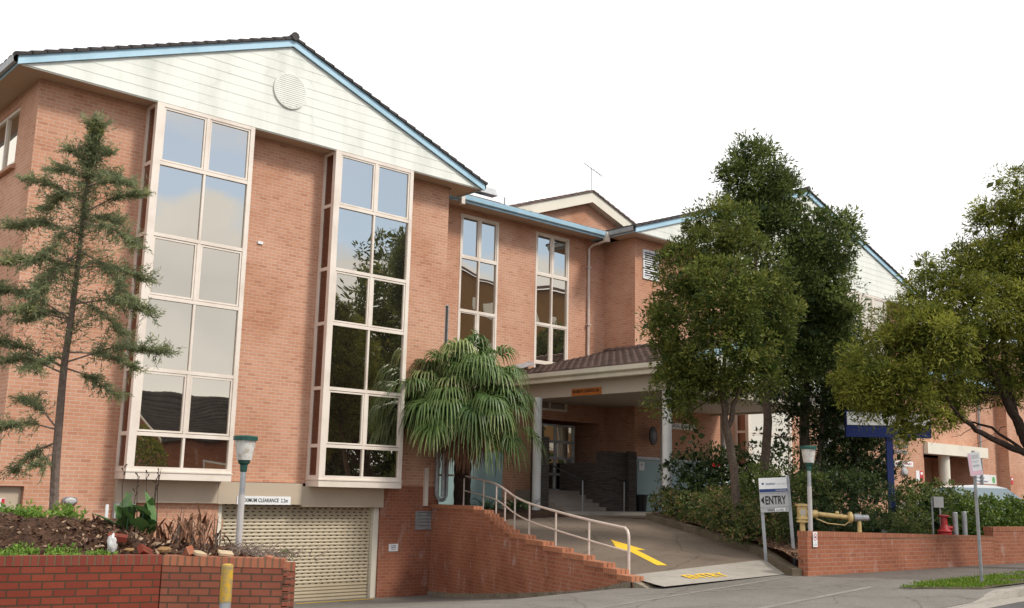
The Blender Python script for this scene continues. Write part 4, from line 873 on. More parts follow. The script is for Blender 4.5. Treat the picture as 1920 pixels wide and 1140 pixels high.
# arc length
yy = list(np.arange(13.45, 24.11, .0525)); arc = [0.0]
for a, c in zip(yy[:-1], yy[1:]): arc.append(arc[-1] + math.hypot(c - a, xl(c) - xl(a)))
lev = []; q0 = None
for y in yy: lev.append(math.ceil((ytop(y) + 1.60) / .086) * .086 - 1.60)
m = MB(); ft = MB(); cp = MB()
for i in range(len(yy) - 1):
    a, c = yy[i], yy[i + 1]; pa, pc = wcp(a), wcp(c); qa, qc = wcp(a, .24), wcp(c, .24); zt = lev[i] - .105; za, zc = ybase(a) + .10, ybase(c) + .10
    m.face([(*pc, zc), (*pa, za), (*pa, zt), (*pc, zt)], [(-arc[i + 1], zc), (-arc[i], za), (-arc[i], zt), (-arc[i + 1], zt)])
    m.face([(*qa, za), (*qc, zc), (*qc, zt), (*qa, zt)], [(arc[i], za), (arc[i + 1], zc), (arc[i + 1], zt), (arc[i], zt)])
    m.face([(*pa, zt), (*qa, zt), (*qc, zt), (*pc, zt)])
    fa, fc = wcp(a, -.035), wcp(c, -.035)
    ft.face([(*fc, zc - .25), (*fa, za - .25), (*fa, za + random.uniform(-.01, .01)), (*fc, zc + random.uniform(-.01, .01))]); ft.face([(*fa, za), (*pa, za + .01), (*pc, zc + .01), (*fc, zc)])
    ca, cc = wcp(a, -.028), wcp(c, -.028); z0, z1 = lev[i] - .105, lev[i]
    cp.face([(*cc, z0), (*ca, z0), (*ca, z1), (*cc, z1)], [(-arc[i + 1], .05), (-arc[i], .05), (-arc[i], .155), (-arc[i + 1], .155)])
    da, dc = wcp(a, .25), wcp(c, .25)
    cp.face([(*ca, z1), (*da, z1), (*dc, z1), (*cc, z1)], [(arc[i], .05), (arc[i], .29), (arc[i + 1], .29), (arc[i + 1], .05)])
    cp.face([(*da, z0), (*dc, z0), (*dc, z1), (*da, z1)]); cp.face([(*cc, z0), (*dc, z0), (*da, z0), (*ca, z0)])
    if i == 0 or lev[i - 1] != lev[i]: cp.face([(*ca, z0), (*da, z0), (*da, z1), (*ca, z1)], [(0, .05), (.24, .05), (.24, .155), (0, .155)])
pa, qa = wcp(yy[0]), wcp(yy[0], .24); m.face([(*pa, -2.2), (*qa, -2.2), (*qa, lev[0] - .105), (*pa, lev[0] - .105)])
m.build('wall', M['brick_low'], RW); cp.build('coping', M['edge_step'], RW); ft.build('footing', M['concrete_dirty'], RW)
m = MB(); m.hexa([(15.05, 12.85, -2.0), (15.5, 12.95, -2.0), (15.55, 13.43, -2.0), (15.2, 13.43, -2.0)], [(15.16, 12.92, -1.72), (15.42, 12.98, -1.69), (15.5, 13.43, -1.60), (15.23, 13.43, -1.61)]); m.build('concrete_stub', M['concrete_dirty'], RW)

# handrail along the wall
HR = thing('handrail', 'cream painted tubular handrail following the curved wall up the ramp', 'handrail', (17, 17.5, -1.3))
PO = [(15.68, 13.95, -1.56), (16.30, 15.62, -1.43), (17.02, 17.36, -1.295), (17.74, 19.02, -1.15), (18.25, 20.12, -1.0), (18.8, 21.12, -.83), (19.08, 21.8, -.69), (19.32, 22.62, -.58), (19.42, 23.62, -.45)]
hts = [.9] + [.88] * 8
tops = [Vector((x, y, z + h)) for (x, y, z), h in zip(PO, hts)]
def smooth_path(pts, n=6):
    out = []
    for i in range(len(pts) - 1):
        p0 = pts[max(0, i - 1)]; p1 = pts[i]; p2 = pts[i + 1]; p3 = pts[min(len(pts) - 1, i + 2)]
        for k in range(n):
            t = k / n; out.append(0.5 * ((2 * p1) + (-p0 + p2) * t + (2 * p0 - 5 * p1 + 4 * p2 - p3) * t * t + (-p0 + 3 * p1 - 3 * p2 + p3) * t ** 3))
    out.append(pts[-1]); return out
tp = smooth_path(tops); d0 = (tops[0] - tops[1]).normalized()
b0 = Vector(PO[0]); bend = [b0 + Vector((0, 0, .0)), b0 + Vector((0, 0, .70)), b0 + Vector((0, 0, .79)) - d0 * .015, b0 + Vector((0, 0, .86)) - d0 * .06, b0 + Vector((0, 0, .90)) - d0 * .16]
m = MB(); m.tube(bend + [p for p in tp[2:]] + [Vector((18.95, 24.6, .44))], .028, 10); m.build('top_rail', M['rail'], HR, smooth=True)
m = MB(); mid = smooth_path([Vector(p) + Vector((0, 0, .46)) for p in PO]); m.tube(mid, .02, 8); m.build('mid_rail', M['rail'], HR, smooth=True)
for (x, y, z), t in list(zip(PO, tops))[1:]:
    m = MB(); m.cyl(x, y, z, t.z - .01, .023, 10); m.box(x - .06, x + .06, y - .06, y + .06, z - .004, z + .01); m.build('post', M['rail'], HR)
m = MB(); x, y, z = PO[0]; m.box(x - .07, x + .07, y - .07, y + .07, z - .03, z); m.build('base_plate', M['black'], HR)

# right boundary wall
B0, B1, B2 = (19.08, 12.13), (26.3, 11.48), (60, 8.6)
rw = seg_wall('boundary_wall', 'long low brick wall with a step up along the tar footpath', B0, B1, -.655, -.80, -1.75, .24, M['brick_low'], M['edge_orange'])
d = Vector((B2[0] - B1[0], B2[1] - B1[1])); 
L0 = (Vector(B1) - Vector(B0)).length
m = MB(); m.box(L0 - .25 + .2, L0 + 30, -.004, .235, .0, 1.06); m.build('raised_wall', M['brick_low'], rw, local=True)
m = MB(); m.box(L0 - .25 + .19, L0 + 30, -.012, .245, 1.062, 1.17); m.build('raised_coping', M['edge_orange'], rw, local=True, uvoff=(0, -1.0))

# entry sign, leaning a little
ES = rot_thing('entry_sign', 'grey entry sign on two posts pointing left beside the ramp kerb', 'sign', (20.27, 13.58, -1.45), math.atan2(-.47, .50)); ES.rotation_euler = (0, R(-3.3), ES.rotation_euler.z)
W_ = .70
m = MB(); m.box(-.345, -.275, -.02, .02, 0, 1.85); m.build('post', M['metal_grey'], ES, local=True); m = MB(); m.box(.275, .345, -.02, .02, -.15, 1.92); m.build('post', M['metal_grey'], ES, local=True)
m = MB(); m.box(-.35, .272, -.05, -.022, 1.145, 1.90); sp = m.build('panel', M['sign_grey'], ES, local=True)
m = MB(); m.box(-.35, .272, -.056, -.0505, 1.58, 1.90); m.build('header_plate', M['white'], ES, local=True)
m = MB(); m.box(-.35, .272, -.059, -.0565, 1.585, 1.655); m.build('blue_band', M['ink_blue'], ES, local=True)
m = MB(); m.box(-.355, .275, -.056, -.0505, 1.245, 1.262); m.build('divider', M['metal_grey'], ES, local=True); m = MB(); m.box(-.355, .275, -.056, -.0505, 1.555, 1.568); m.build('divider', M['metal_grey'], ES, local=True)
def stext(s, x, z, h, mat, par, y=-.06, width=None, name='lettering', bold=0.0, align='LEFT'):
    """lettering in the local axes of a thing"""
    tmp = bpy.data.objects.new('tmp', None); COL.objects.link(tmp)
    o = text(s, x, y, z, h, mat, tmp, name, (0, -1, 0), width, .003, align, bold); o.parent = par; bpy.data.objects.remove(tmp); return o
stext('ENTRY', -.24, 1.32, .185, M['ink'], ES, -.053, .47, bold=.006)
m = MB(); m.face([(-.335, -.054, 1.41), (-.262, -.054, 1.32), (-.262, -.054, 1.50)]); m.build('arrow', M['ink'], ES, local=True)
stext('VALET', -.20, 1.172, .05, M['ink'], ES, -.053, .16); m = MB(); m.box(-.035, .19, -.06, -.0515, 1.158, 1.232); m.build('closed_plate', M['white'], ES, local=True); stext('CLOSED', -.015, 1.172, .045, M['ink'], ES, -.062, .18)
stext('Strathfield', -.20, 1.745, .05, M['ink_blue'], ES, -.058, .20); stext('Private Hospital', .01, 1.745, .045, M['ink_faint'], ES, -.058, .25); stext('MAIN ENTRANCE', .01, 1.605, .03, M['white'], ES, -.061, .24)
m = MB(); m.face([(-.29, -.0575, 1.76), (-.265, -.0575, 1.745), (-.24, -.0575, 1.76), (-.24, -.0575, 1.79), (-.29, -.0575, 1.79)]); m.build('emblem', M['ink_blue'], ES, local=True)

# big blue sign
BS = rot_thing('pylon_sign', 'wide navy blue sign board on a single blue post behind the hedge', 'sign', (26.6, 14.3, -1.0), math.atan2(-.62, .60))
m = MB(); m.box(-.085, .085, -.05, .05, 0, 2.7); m.build('post', M['navy'], BS, local=True)
m = MB(); m.box(-1.15, 1.1, -.09, .09, 2.68, 3.38); m.build('board', M['navy'], BS, local=True)
m = MB(); m.box(-1.12, 1.07, -.1, -.091, 3.0, 3.35); m.build('white_panel', M['white'], BS, local=True)
m = MB(); m.face([(-.86, -.102, 3.20), (-.83, -.102, 3.15), (-.80, -.102, 3.20), (-.80, -.102, 3.24), (-.86, -.102, 3.24)]); m.build('emblem', M['ink'], BS, local=True)
stext('STRATHFIELD', -.98, 3.08, .04, M['ink_faint'], BS, -.103, .32); stext('Private Hospital', -.35, 3.10, .12, M['ink_faint'], BS, -.103, 1.2)

# street sign on a leaning pole
SS = thing('street_sign', 'faded pink parking sign on a leaning grey pole in the grass verge', 'sign', (20.56, 9.26, -1.62))
m = MB(); m.tube([(20.57, 9.27, -1.62), (20.13, 9.10, .98)], .032, 10); m.build('pole', M['metal_grey'], SS)
ctr = Vector((19.76, 9.0, .735)); Xd = Vector((.16, -.15, .035)).normalized(); Ud = Vector((-.16, -.05, .99)); Ud = (Ud - Xd * Ud.dot(Xd)).normalized(); Fd = Xd.cross(Ud)
off = Vector((20.13, 9.10, .735)) - ctr; ctr = Vector((20.17, 9.115, .735)) + Fd * .045
pts = []
for (sx, sz) in ((-1, -1), (1, -1), (1, 1), (-1, 1)):
    for k in range(4):
        a = {(-1, -1): math.pi, (1, -1): 1.5 * math.pi, (1, 1): 0, (-1, 1): .5 * math.pi}[(sx, sz)] + k * math.pi / 6; pts.append(ctr + Xd * (sx * .095 + .025 * math.cos(a)) + Ud * (sz * .20 + .025 * math.sin(a)))
m = MB(); m.prism(pts, -Fd * .004); m.build('plate', M['white'], SS)
def plate(w0, w1, h0, h1, mat, name, e=.002): 
    m = MB(); m.face([ctr + Xd * a + Ud * b_ + Fd * e for a, b_ in ((w0, h0), (w1, h0), (w1, h1), (w0, h1))]); return m.build(name, mat, SS)
plate(-.11, .11, -.215, -.13, M['ink_pink'], 'pink_band'); plate(-.11, -.06, -.125, .2, M['ink_pink'], 'pink_edge')
plate(-.045, .085, .10, .18, M['ink_faint'], 'faded_symbol')
for i, (t_, z_) in enumerate((('NO', .03), ('PARKING', -.05))):
    p = ctr + Xd * -.04 + Ud * z_ + Fd * .002; text(t_, p.x, p.y, p.z, .045, M['ink_faint'], SS, 'lettering', Fd, width=.12, tilt=(Xd, Ud))

# no smoking sign hanging on the wall
NS = rot_thing('no_smoking_sign', 'small white no smoking sign with red ring fixed at the wall top', 'sign', (19.30, 12.10, -.97), math.atan2(-.65, 7.2))
m = MB(); m.box(-.07, .07, -.02, -.012, 0, .30); m.build('plate', M['white'], NS, local=True)
m = MB()
for i in range(28):
    a, c = 2 * math.pi * i / 28, 2 * math.pi * (i + 1) / 28; m.face([(.056 * math.cos(a), -.0215, .20 + .075 * math.sin(a)), (.056 * math.cos(c), -.0215, .20 + .075 * math.sin(c)), (.044 * math.cos(c), -.0215, .20 + .060 * math.sin(c)), (.044 * math.cos(a), -.0215, .20 + .060 * math.sin(a))])
m.face([(-.036, -.0217, .243), (-.028, -.0217, .25), (.036, -.0217, .157), (.028, -.0217, .15)]); m.build('red_ring', M['ink_red'], NS, local=True)
m = MB(); m.box(-.034, .03, -.0225, -.0205, .185, .20); m.box(.0, .02, -.0226, -.0206, .205, .22); m.build('symbol', M['ink'], NS, local=True); stext('NO', -.02, .075, .028, M['ink_faint'], NS, -.0215); stext('SMOKING', -.05, .03, .028, M['ink_faint'], NS, -.0215, .1)

# fire booster pipes
FB = thing('fire_booster', 'cream yellow fire booster pipework with flanges beside the entry sign', 'hydrant', (20.68, 13.26, -1.2))
x, y = 20.68, 13.26; e = Vector((.66, -.70, 0)).normalized(); nx = Vector((.70, .66, 0))
m = MB(); m.lathe((x, y, -1.25), [(.07, 0), (.07, .18), (.085, .2), (.085, .26), (.06, .34), (.06, .72)], 14); m.build('riser', M['pipe_yellow'], FB)
m = MB(); m.lathe((x, y, -.53), [(.06, 0), (.13, .01), (.13, .05), (.10, .055), (.10, .075), (.13, .08), (.13, .12)], 18); m.build('flange', M['pipe_yellow'], FB)
m = MB(); m.lathe((x, y, -.41), [(.115, 0), (.115, .24), (.15, .245), (.15, .285), (.06, .30)], 18); m.build('body', M['pipe_yellow'], FB)
for k in range(6):
    pass
c0 = Vector((x, y, -.33)) + e * .1
m = MB(); m.lathe(c0, [(.09, 0), (.05, .1), (.085, .13), (.085, .22), (.05, .25)], 14, e); m.build('elbow', M['pipe_yellow'], FB)
c1 = c0 + e * .25; c2 = c0 + e * .92 + Vector((0, 0, -.06))
m = MB(); m.tube([c1, c2], .05, 12); m.build('cross_pipe', M['pipe_yellow'], FB)
m = MB(); m.lathe(c2, [(.055, -.02), (.12, 0), (.13, .03), (.12, .06), (.055, .09)], 18, e); m.build('hand_wheel', M['pipe_yellow'], FB)
m = MB(); m.lathe(c2 + e * .10, [(.07, 0), (.085, .02), (.085, .16), (.06, .18), (.065, .2), (.065, .32), (.04, .33)], 14, e); m.build('valve', M['metal_grey'], FB)
m = MB(); m.tube([c0 + e * .2 + Vector((0, 0, -.10)), c0 + e * .45 + Vector((0, 0, -.2)), c2 - e * .1 + Vector((0, 0, -.17)), c2 + e * .0 + Vector((0, 0, -.10)), c2 + Vector((0, 0, -.02))], .013, 8); m.build('bypass_pipe', M['pipe_yellow'], FB)
m = MB(); c = c1.lerp(c2, .62); m.lathe(c + Vector((0, 0, .04)), [(.035, 0), (.045, .03), (.03, .07)], 10); m.build('air_valve', M['pipe_yellow'], FB)
m = MB(); c = c2 + e * .22; m.cyl(c.x, c.y, -1.3, c.z - .07, .045, 10); m.build('support_leg', M['pipe_yellow'], FB)
m = MB(); m.tube([(x, y, -1.12), (x + .3, y - .2, -1.14)], .015, 8); m.build('drain_pipe', M['pipe_yellow'], FB)
m = MB(); pz = Vector((x, y, -.30)) - nx * .118; m.prism([pz + e * -.05 + Vector((0, 0, -.06)), pz + e * .05 + Vector((0, 0, -.06)), pz + e * .05 + Vector((0, 0, .06)), pz + e * -.05 + Vector((0, 0, .06))], nx * .01); m.build('data_plate', M['sign_grey'], FB)

# things behind the right wall
hx, hy = 25.1, 12.15
RH = thing('hydrant', 'red pillar hydrant standing just behind the right brick wall', 'hydrant', (hx, hy, -1.15))
m = MB(); m.lathe((hx, hy, -1.15), [(.16, 0), (.16, .42), (.18, .45), (.12, .50), (.08, .60), (.07, .78), (.13, .80), (.13, .83), (.05, .84)], 16); m.build('body', M['red'], RH); m = MB(); m.tube([(hx, hy, -.62), (hx + .14, hy - .13, -.62)], .05, 10); m.build('outlet', M['red'], RH)
for (px, py, zt, lab) in ((25.37, 12.0, -.26, 'grey steel pipe post beside the red hydrant'), (25.75, 11.95, -.24, 'grey steel pipe post behind the leaning street sign pole')):
    m = MB(); m.lathe((px, py, -1.2), [(.06, 0), (.06, zt + 1.2), (.05, zt + 1.22)], 12); tag(m.build('pipe_post', M['metal_grey']), lab, 'post', 'grey pipe posts behind the wall')
CB = thing('control_box', 'small grey control box on two thin posts above the red hydrant', 'control box', (25.0, 12.4, -1.1)); 
m = MB(); m.tube([(25.13, 12.45, -1.1), (25.13, 12.45, .10)], .022, 8); m.build('post', M['metal_grey'], CB); m = MB(); m.tube([(25.27, 12.32, -1.1), (25.27, 12.32, .10)], .022, 8); m.build('post', M['metal_grey'], CB)
m = MB(); a, c = Vector((25.12, 12.39, 0)), Vector((25.29, 12.23, 0)); m.prism([(a.x, a.y, -.14), (c.x, c.y, -.14), (c.x, c.y, .12), (a.x, a.y, .12)], (.08, .09, 0)); m.build('box', M['sign_grey'], CB)

# signs and fittings on the building
def board(name, label, x0, x1, y, z0, z1, mat, cat='sign', group=None):
    o = thing(name, label, cat, ((x0 + x1) / 2, y, z0), group); m = MB(); m.box(x0, x1, y - .012, y, z0, z1); m.build('plate', mat, o); return o
o = board('clearance_sign', 'long white maximum clearance sign above the roller door', 12.47, 13.97, 23.97, -.455, -.25, M['white']); text('MAXIMUM CLEARANCE  2.2m', 12.53, 23.956, -.395, .095, M['ink'], o, width=1.36, bold=.002)
o = thing('clearance_sign', 'small orange maximum clearance sign on the canopy beam', 'sign', (23.04, 22.2, 2.98)); m = MB(); m.box(23.028, 23.048, 21.62, 22.88, 2.975, 3.19); m.build('plate', M['sign_orange'], o); text('MAXIMUM CLEARANCE 3.0m', 23.026, 22.82, 3.06, .09, M['ink'], o, facing=(-1, 0, 0), width=1.12, bold=.003)
o = board('notice', 'small white notice on brick right of the roller door', 17.21, 17.52, WY - .002, -1.69, -1.49, M['white']);
for i, s in enumerate(('STAFF', 'PARKING', 'ONLY')): text(s, 17.28, WY - .016, -1.555 - i * .05, .032, M['ink_blue'], o, width=.17)
o = board('notice', 'white warning notice on the teal panel above the bin', 27.54, 27.82, 24.055, .83, 1.12, M['white']); m = MB(); m.lathe((27.68, 24.04, 1.03), [(.055, 0), (.055, .003)], 18, (0, -1, 0)); m.build('symbol', M['sign_grey'], o)
o = board('name_sign', 'long pale sign strip on brick behind the white canopy columns', 28.88, 30.78, WY - .003, 2.36, 2.58, M['white']); text('SURGICAL CENTRE', 28.95, WY - .018, 2.42, .11, M['ink_blue'], o, width=1.7)
o = board('street_number_sign', 'white strip sign with pink lettering on the far wing wall', 45.15, 47.0, WY - .003, 1.58, 1.82, M['white']); text('WILLIAM PARK RD', 45.3, WY - .018, 1.65, .11, M['ink_red'], o, width=1.55)
o = thing('wall_lettering', 'grey metal lettering in four lines high on the far wing wall', 'lettering', (46, WY, 2.2))
for i, (s, wd) in enumerate((('STRATHFIELD', 1.9), ('PRIVATE', 1.55), ('HEALTH', 1.35), ('CENTRE', 1.3))): text(s, 45.2 + i * .0, WY - .03, 2.98 - i * .28, .19, M['metal_grey'], o, width=wd, depth=.03)
for (x0, col, lab) in ((47.25, 'white', 'small white plate beside the red sign at the far entrance'), (47.62, 'ink_red', 'small red fire sign on the far wing corner by the entrance')):
    o = board('door_plate', lab, x0, x0 + .33, WY - .003, .95, 1.42, M[col])
    if col == 'ink_red': m = MB(); m.box(x0 + .06, x0 + .27, WY - .018, WY - .0155, 1.24, 1.36); m.build('white_symbol', M['white'], o)
o = board('imaging_sign', 'grey imaging centre sign with green logo on the far link wall', 54.45, 56.95, 24.59, .98, 1.46, M['white']); text('Strathfield', 54.6, 24.574, 1.24, .12, M['ink_blue'], o, width=.9); text('Imaging Centre', 54.6, 24.574, 1.06, .12, M['ink_blue'], o, width=1.3)
m = MB(); m.lathe((56.6, 24.576, 1.2), [(.17, 0), (.17, .003)], 20, (0, -1, 0)); m.build('green_logo', M['ink_green'], o); text('i', 56.56, 24.571, 1.12, .16, M['white'], o)
o = board('fire_plate', 'slim red fire sign on the far end block', 57.35, 57.62, 23.99, 1.0, 1.4, M['ink_red']); m = MB(); m.box(57.4, 57.57, 23.973, 23.977, 1.22, 1.34); m.build('white_symbol', M['white'], o)
o = board('warning_plate', 'red and white warning sign on the service door', 6.98, 7.17, 24.25, -.56, -.38, M['white']); m = MB(); m.box(6.98, 7.03, 24.234, 24.237, -.55, -.39); m.build('red_stripe', M['ink_red'], o); m = MB(); m.box(7.1, 7.165, 24.234, 24.237, -.55, -.39); m.build('red_stripe', M['ink_red'], o)
def bulkhead(x, y, z, label, w=.30, h=.18):
    o = thing('wall_light', label, 'wall light', (x, y, z), 'grey bulkhead wall lights'); m = MB()
    for i in range(5): pass
    prof = [(1.0, 0), (1.0, .05), (.86, .09)]
    rings = [[(x + w / 2 * r * math.copysign(abs(math.cos(t)) ** .7, math.cos(t)), y - d, z + h / 2 * r * math.copysign(abs(math.sin(t)) ** .7, math.sin(t))) for t in np.linspace(0, 2 * math.pi, 21)[:-1]] for r, d in prof]
    for a, c in zip(rings[:-1], rings[1:]):
        for k in range(20): j = (k + 1) % 20; m.face([a[k], a[j], c[j], c[k]])
    m.build('casing', M['metal_grey'], o); m = MB()
    rings = [[(x + w / 2 * r * math.cos(t), y - d, z + h / 2 * r * math.sin(t)) for t in np.linspace(0, 2 * math.pi, 21)[:-1]] for r, d in ((.84, .09), (.7, .12), (.35, .135))]
    for a, c in zip(rings[:-1], rings[1:]):
        for k in range(20): j = (k + 1) % 20; m.face([a[k], a[j], c[j], c[k]])
    m.face(rings[-1]); m.build('lens', M['sign_grey'], o)
bulkhead(8.48, WY - .001, -.42, 'oval grey bulkhead light low on the near wing beside the young tree', .33, .19); bulkhead(46.1, WY - .001, 1.33, 'round grey bulkhead light on the far wing under the lettering', .5, .42)
m = MB(); m.box(9.47, 9.95, 24.0, WY - .002, -.80, -.42); tag(m.build('meter_box', M['sign_grey']), 'grey meter box on brick behind the green canna plant', 'meter box')
m = MB(); m.box(12.63, 12.78, WY - .04, WY - .001, 6.2, 6.27); tag(m.build('sensor', M['white']), 'tiny white sensor on brick between the two glazed bays', 'sensor')
m = MB(); m.lathe((28.05, 23.86, 2.03), [(.33, 0), (.31, .04), (.16, .08), (.05, .09)], 24, (.3, -1, 0)); mo = m.build('safety_mirror', M['black']); tag(mo, 'round black backed traffic mirror on brick behind the canopy column', 'mirror')
BN = thing('waste_bin', 'black plastic bin standing against the teal panel', 'bin', (27.3, 23.78, -.55)); m = MB(); m.lathe((27.3, 23.78, -.548), [(.20, 0), (.25, .52), (.27, .53), (.27, .56), (.23, .56), (.2, .1)], 20); m.build('tub', M['black'], BN); m = MB(); m.lathe((27.3, 23.78, -.02), [(.275, 0), (.28, .03)], 20); m.build('rim', M['black'], BN)

# roof things
_ez = -.18
EX = thing('roof_exhaust', 'pale metal roof ventilator with stacked cowls behind the link roof', 'ventilator', (23.6, 28.4, 10.0))
def cowl(x0, x1, y0, y1, z, t, name, mat): 
    m = MB(); z += _ez; m.hexa([(x0, y0, z), (x1, y0, z), (x1, y1, z), (x0, y1, z)], [(x0 + .08, y0 + .08, z + t), (x1 - .08, y0 + .08, z + t), (x1 - .08, y1 - .08, z + t), (x0 + .08, y1 - .08, z + t)]); m.build(name, mat, EX)
m = MB(); m.box(23.1, 24.0, 28.1, 29.0, 9.9, 10.62); m.build('lower_duct', M['metal_grey'], EX); cowl(22.8, 24.35, 27.9, 29.2, 10.62, .12, 'lower_cowl', M['white'])
m = MB(); m.box(23.05, 23.9, 28.5, 29.3, 10.74, 11.0); m.build('upper_duct', M['dark'], EX); cowl(22.6, 24.5, 28.3, 29.8, 11.0, .26, 'upper_cowl', M['metal_grey'])
m = MB(); m.cyl(24.55, 28.0, 9.9, 10.72, .03, 8); m.build('vent_pipe', M['metal_grey'], EX)
AN = thing('tv_antenna', 'thin television antenna on a mast over the middle gable', 'antenna', (30.3, 29.1, 12.4)); m = MB(); m.tube([(30.3, 29.1, 12.3), (30.3, 29.1, 13.4)], .018, 6); m.build('mast', M['metal_grey'], AN)
bd = (Vector((30.75, 28.9, 13.12)) - Vector((30.0, 29.25, 13.6))); a0 = Vector((30.0, 29.25, 13.6)); el_ = Vector((.75, .55, .12)).normalized()
m = MB(); m.tube([a0, a0 + bd], .016, 6); m.build('boom', M['metal_grey'], AN); m = MB()
for i in range(7): c = a0 + bd * (i / 6.5); h = .25 + .75 * i / 6 if i < 6 else .5; m.tube([c - el_ * h, c + el_ * h], .006, 5)
m.build('elements', M['metal_grey'], AN)

# cars behind the hedge
def car(x, y, z, ang, body, label, s=1.0):
    o = rot_thing('parked_car', label, 'car', (x, y, z), ang, 'cars parked behind the hedge')
    prof = [(-2.15, .35), (-2.2, .6), (-2.1, .85), (-1.6, .95), (-1.25, 1.0), (-.7, 1.38), (-.2, 1.47), (.5, 1.47), (1.0, 1.38), (1.55, 1.02), (2.0, .95), (2.15, .75), (2.12, .35)]
    def loft(pr, ws, name, mat, close=True):
        m = MB(); Lf = [(px, -w, pz) for (px, pz), w in zip(pr, ws)]; Rt = [(px, w, pz) for (px, pz), w in zip(pr, ws)]
        for i in range(len(pr) - 1): m.face([Lf[i], Lf[i + 1], Rt[i + 1], Rt[i]])
        m.face(Lf[::-1]); m.face(Rt)
        if close: m.face([Lf[-1], Lf[0], Rt[0], Rt[-1]])
        return m.build(name, mat, o, local=True)
    loft([(-2.15, .3), (-2.2, .6), (-2.1, .85), (-1.6, .95), (1.55, .98), (2.0, .92), (2.15, .7), (2.12, .3)], [.8, .86, .86, .88, .88, .86, .82, .8], 'body', body)
    loft([(-1.45, .955), (-.72, 1.40), (.95, 1.40), (1.5, .985)], [.80, .66, .66, .78], 'glasshouse', M['car_glass'])
    loft([(-.80, 1.385), (-.5, 1.45), (0, 1.48), (.6, 1.47), (1.02, 1.385)], [.67, .64, .62, .64, .67], 'roof', body)
    for px in (-1.35, 1.35):
        for sy in (-1, 1):
            m = MB(); m.lathe((px, sy * .80 - (.09), .32), [(.2, 0), (.32, .02), (.32, .16), (.2, .18)], 18, (0, 1, 0)); w_ = m.build('wheel', M['tyre'], o, local=True); m = MB(); m.lathe((px, sy * .80 + sy * .095 - .005, .32), [(.2, 0), (.19, .01)], 12, (0, 1, 0)); m.build('rim', M['metal_grey'], w_, local=True)
    for (px, pz, a, c) in ((-.1, 1.18, .07, .22),):
        m = MB(); m.box(px - .03, px + .03, -.80, .80, .98, 1.38)
    return o
car(34.3, 15.75, -.92, math.atan2(-.67, .74), M['car_white'], 'white car parked behind the hedge under the far entrance beam')
car(38.1, 13.4, -.98, math.atan2(-.67, .74), M['car_silver'], 'rose silver car parked behind the hedge at the right edge')

# rubble on the planter
def lump(x, y, z, s, mat, name, label, cat, flat=.6, group=None):
    m = MB(); n = 9; top = []; 
    ring = lambda r, h: [(x + s * r * math.cos(2 * math.pi * k / n) * random.uniform(.75, 1.15), y + s * r * math.sin(2 * math.pi * k / n) * random.uniform(.75, 1.15), z + s * h * flat + random.uniform(-.08, .08) * s) for k in range(n)]
    a, b_, c = ring(.8, 0), ring(1, .5), ring(.6, .95)
    for p, q in ((a, b_), (b_, c)):
        for k in range(n): j = (k + 1) % n; m.face([p[k], p[j], q[j], q[k]])
    m.face(c); return tag(m.build(name, mat), label, cat, group)
def loose_brick(x, y, z, ang, tilt, mat, label):
    m = MB(); m.box(-.115, .115, -.055, .055, 0, .076); o = m.build('loose_brick', mat, origin=(0, 0, 0)); o.location = (x, y, z); o.rotation_euler = (tilt, tilt * .4, ang); return tag(o, label, 'brick', 'loose bricks on the soil heap')
lump(5.25, 12.75, -.82, .07, M['mortar_wall'], 'rubble', 'tan lump of rubble at the left end of the debris by the plastic bag', 'rubble', group='rubble on the planter'); lump(5.62, 12.6, -.82, .10, M['mortar_wall'], 'rubble', 'largest tan lump of rubble behind the joint of the two planter walls', 'rubble', group='rubble on the planter'); lump(5.95, 12.35, -.85, .06, M['concrete'], 'rubble', 'small grey lump of rubble before the withered canna', 'rubble', group='rubble on the planter')
loose_brick(5.37, 12.62, -.84, .5, .9, M['brick_red'], 'tilted red brick fragment in the middle of the debris'); loose_brick(5.75, 12.25, -.84, 1.3, 1.2, M['brick_low'], 'upright brick piece near the cream slab'); loose_brick(5.15, 12.9, -.7, -.4, .3, M['brick_red'], 'dark red brick half sunk in the soil heap')
for (x, y, a, lab) in ((5.86, 12.15, .3, 'flat cream stone slab lying on the pale planter wall'), (6.15, 12.02, -.2, 'second cream stone slab nearer the broken wall end')):
    m = MB(); m.box(-.085, .085, -.06, .06, 0, .03); o = m.build('stone_slab', M['sand'], origin=(0, 0, 0)); o.location = (x, y, -.83); o.rotation_euler = (.3, .1, a); tag(o, lab, 'slab', 'cream slabs on the planter')
# crumpled plastic bag
pb = rng.normal(size=(60, 3)); V = []; F = []
th = np.linspace(0, 2 * math.pi, 15)[:-1]; ph = np.linspace(.1, math.pi - .1, 9)
for p in ph:
    for t in th: r = 1 + rng.uniform(-.35, .35); V.append((5.02 + .055 * r * math.sin(p) * math.cos(t), 12.72 + .05 * r * math.sin(p) * math.sin(t), -.73 + .11 * r * math.cos(p)))
for i in range(8):
    for j in range(14): F.append((i * 14 + j, i * 14 + (j + 1) % 14, (i + 1) * 14 + (j + 1) % 14, (i + 1) * 14 + j))
tag(np_mesh('plastic_bag', V, F, M['bag']), 'crumpled white plastic bag on the dark soil heap', 'bag')
m = MB(); m.box(5.69, 5.73, 14.74, 14.76, -.8, -.30); tag(m.build('garden_stake', M['white']), 'white garden stake beside the green canna', 'stake')

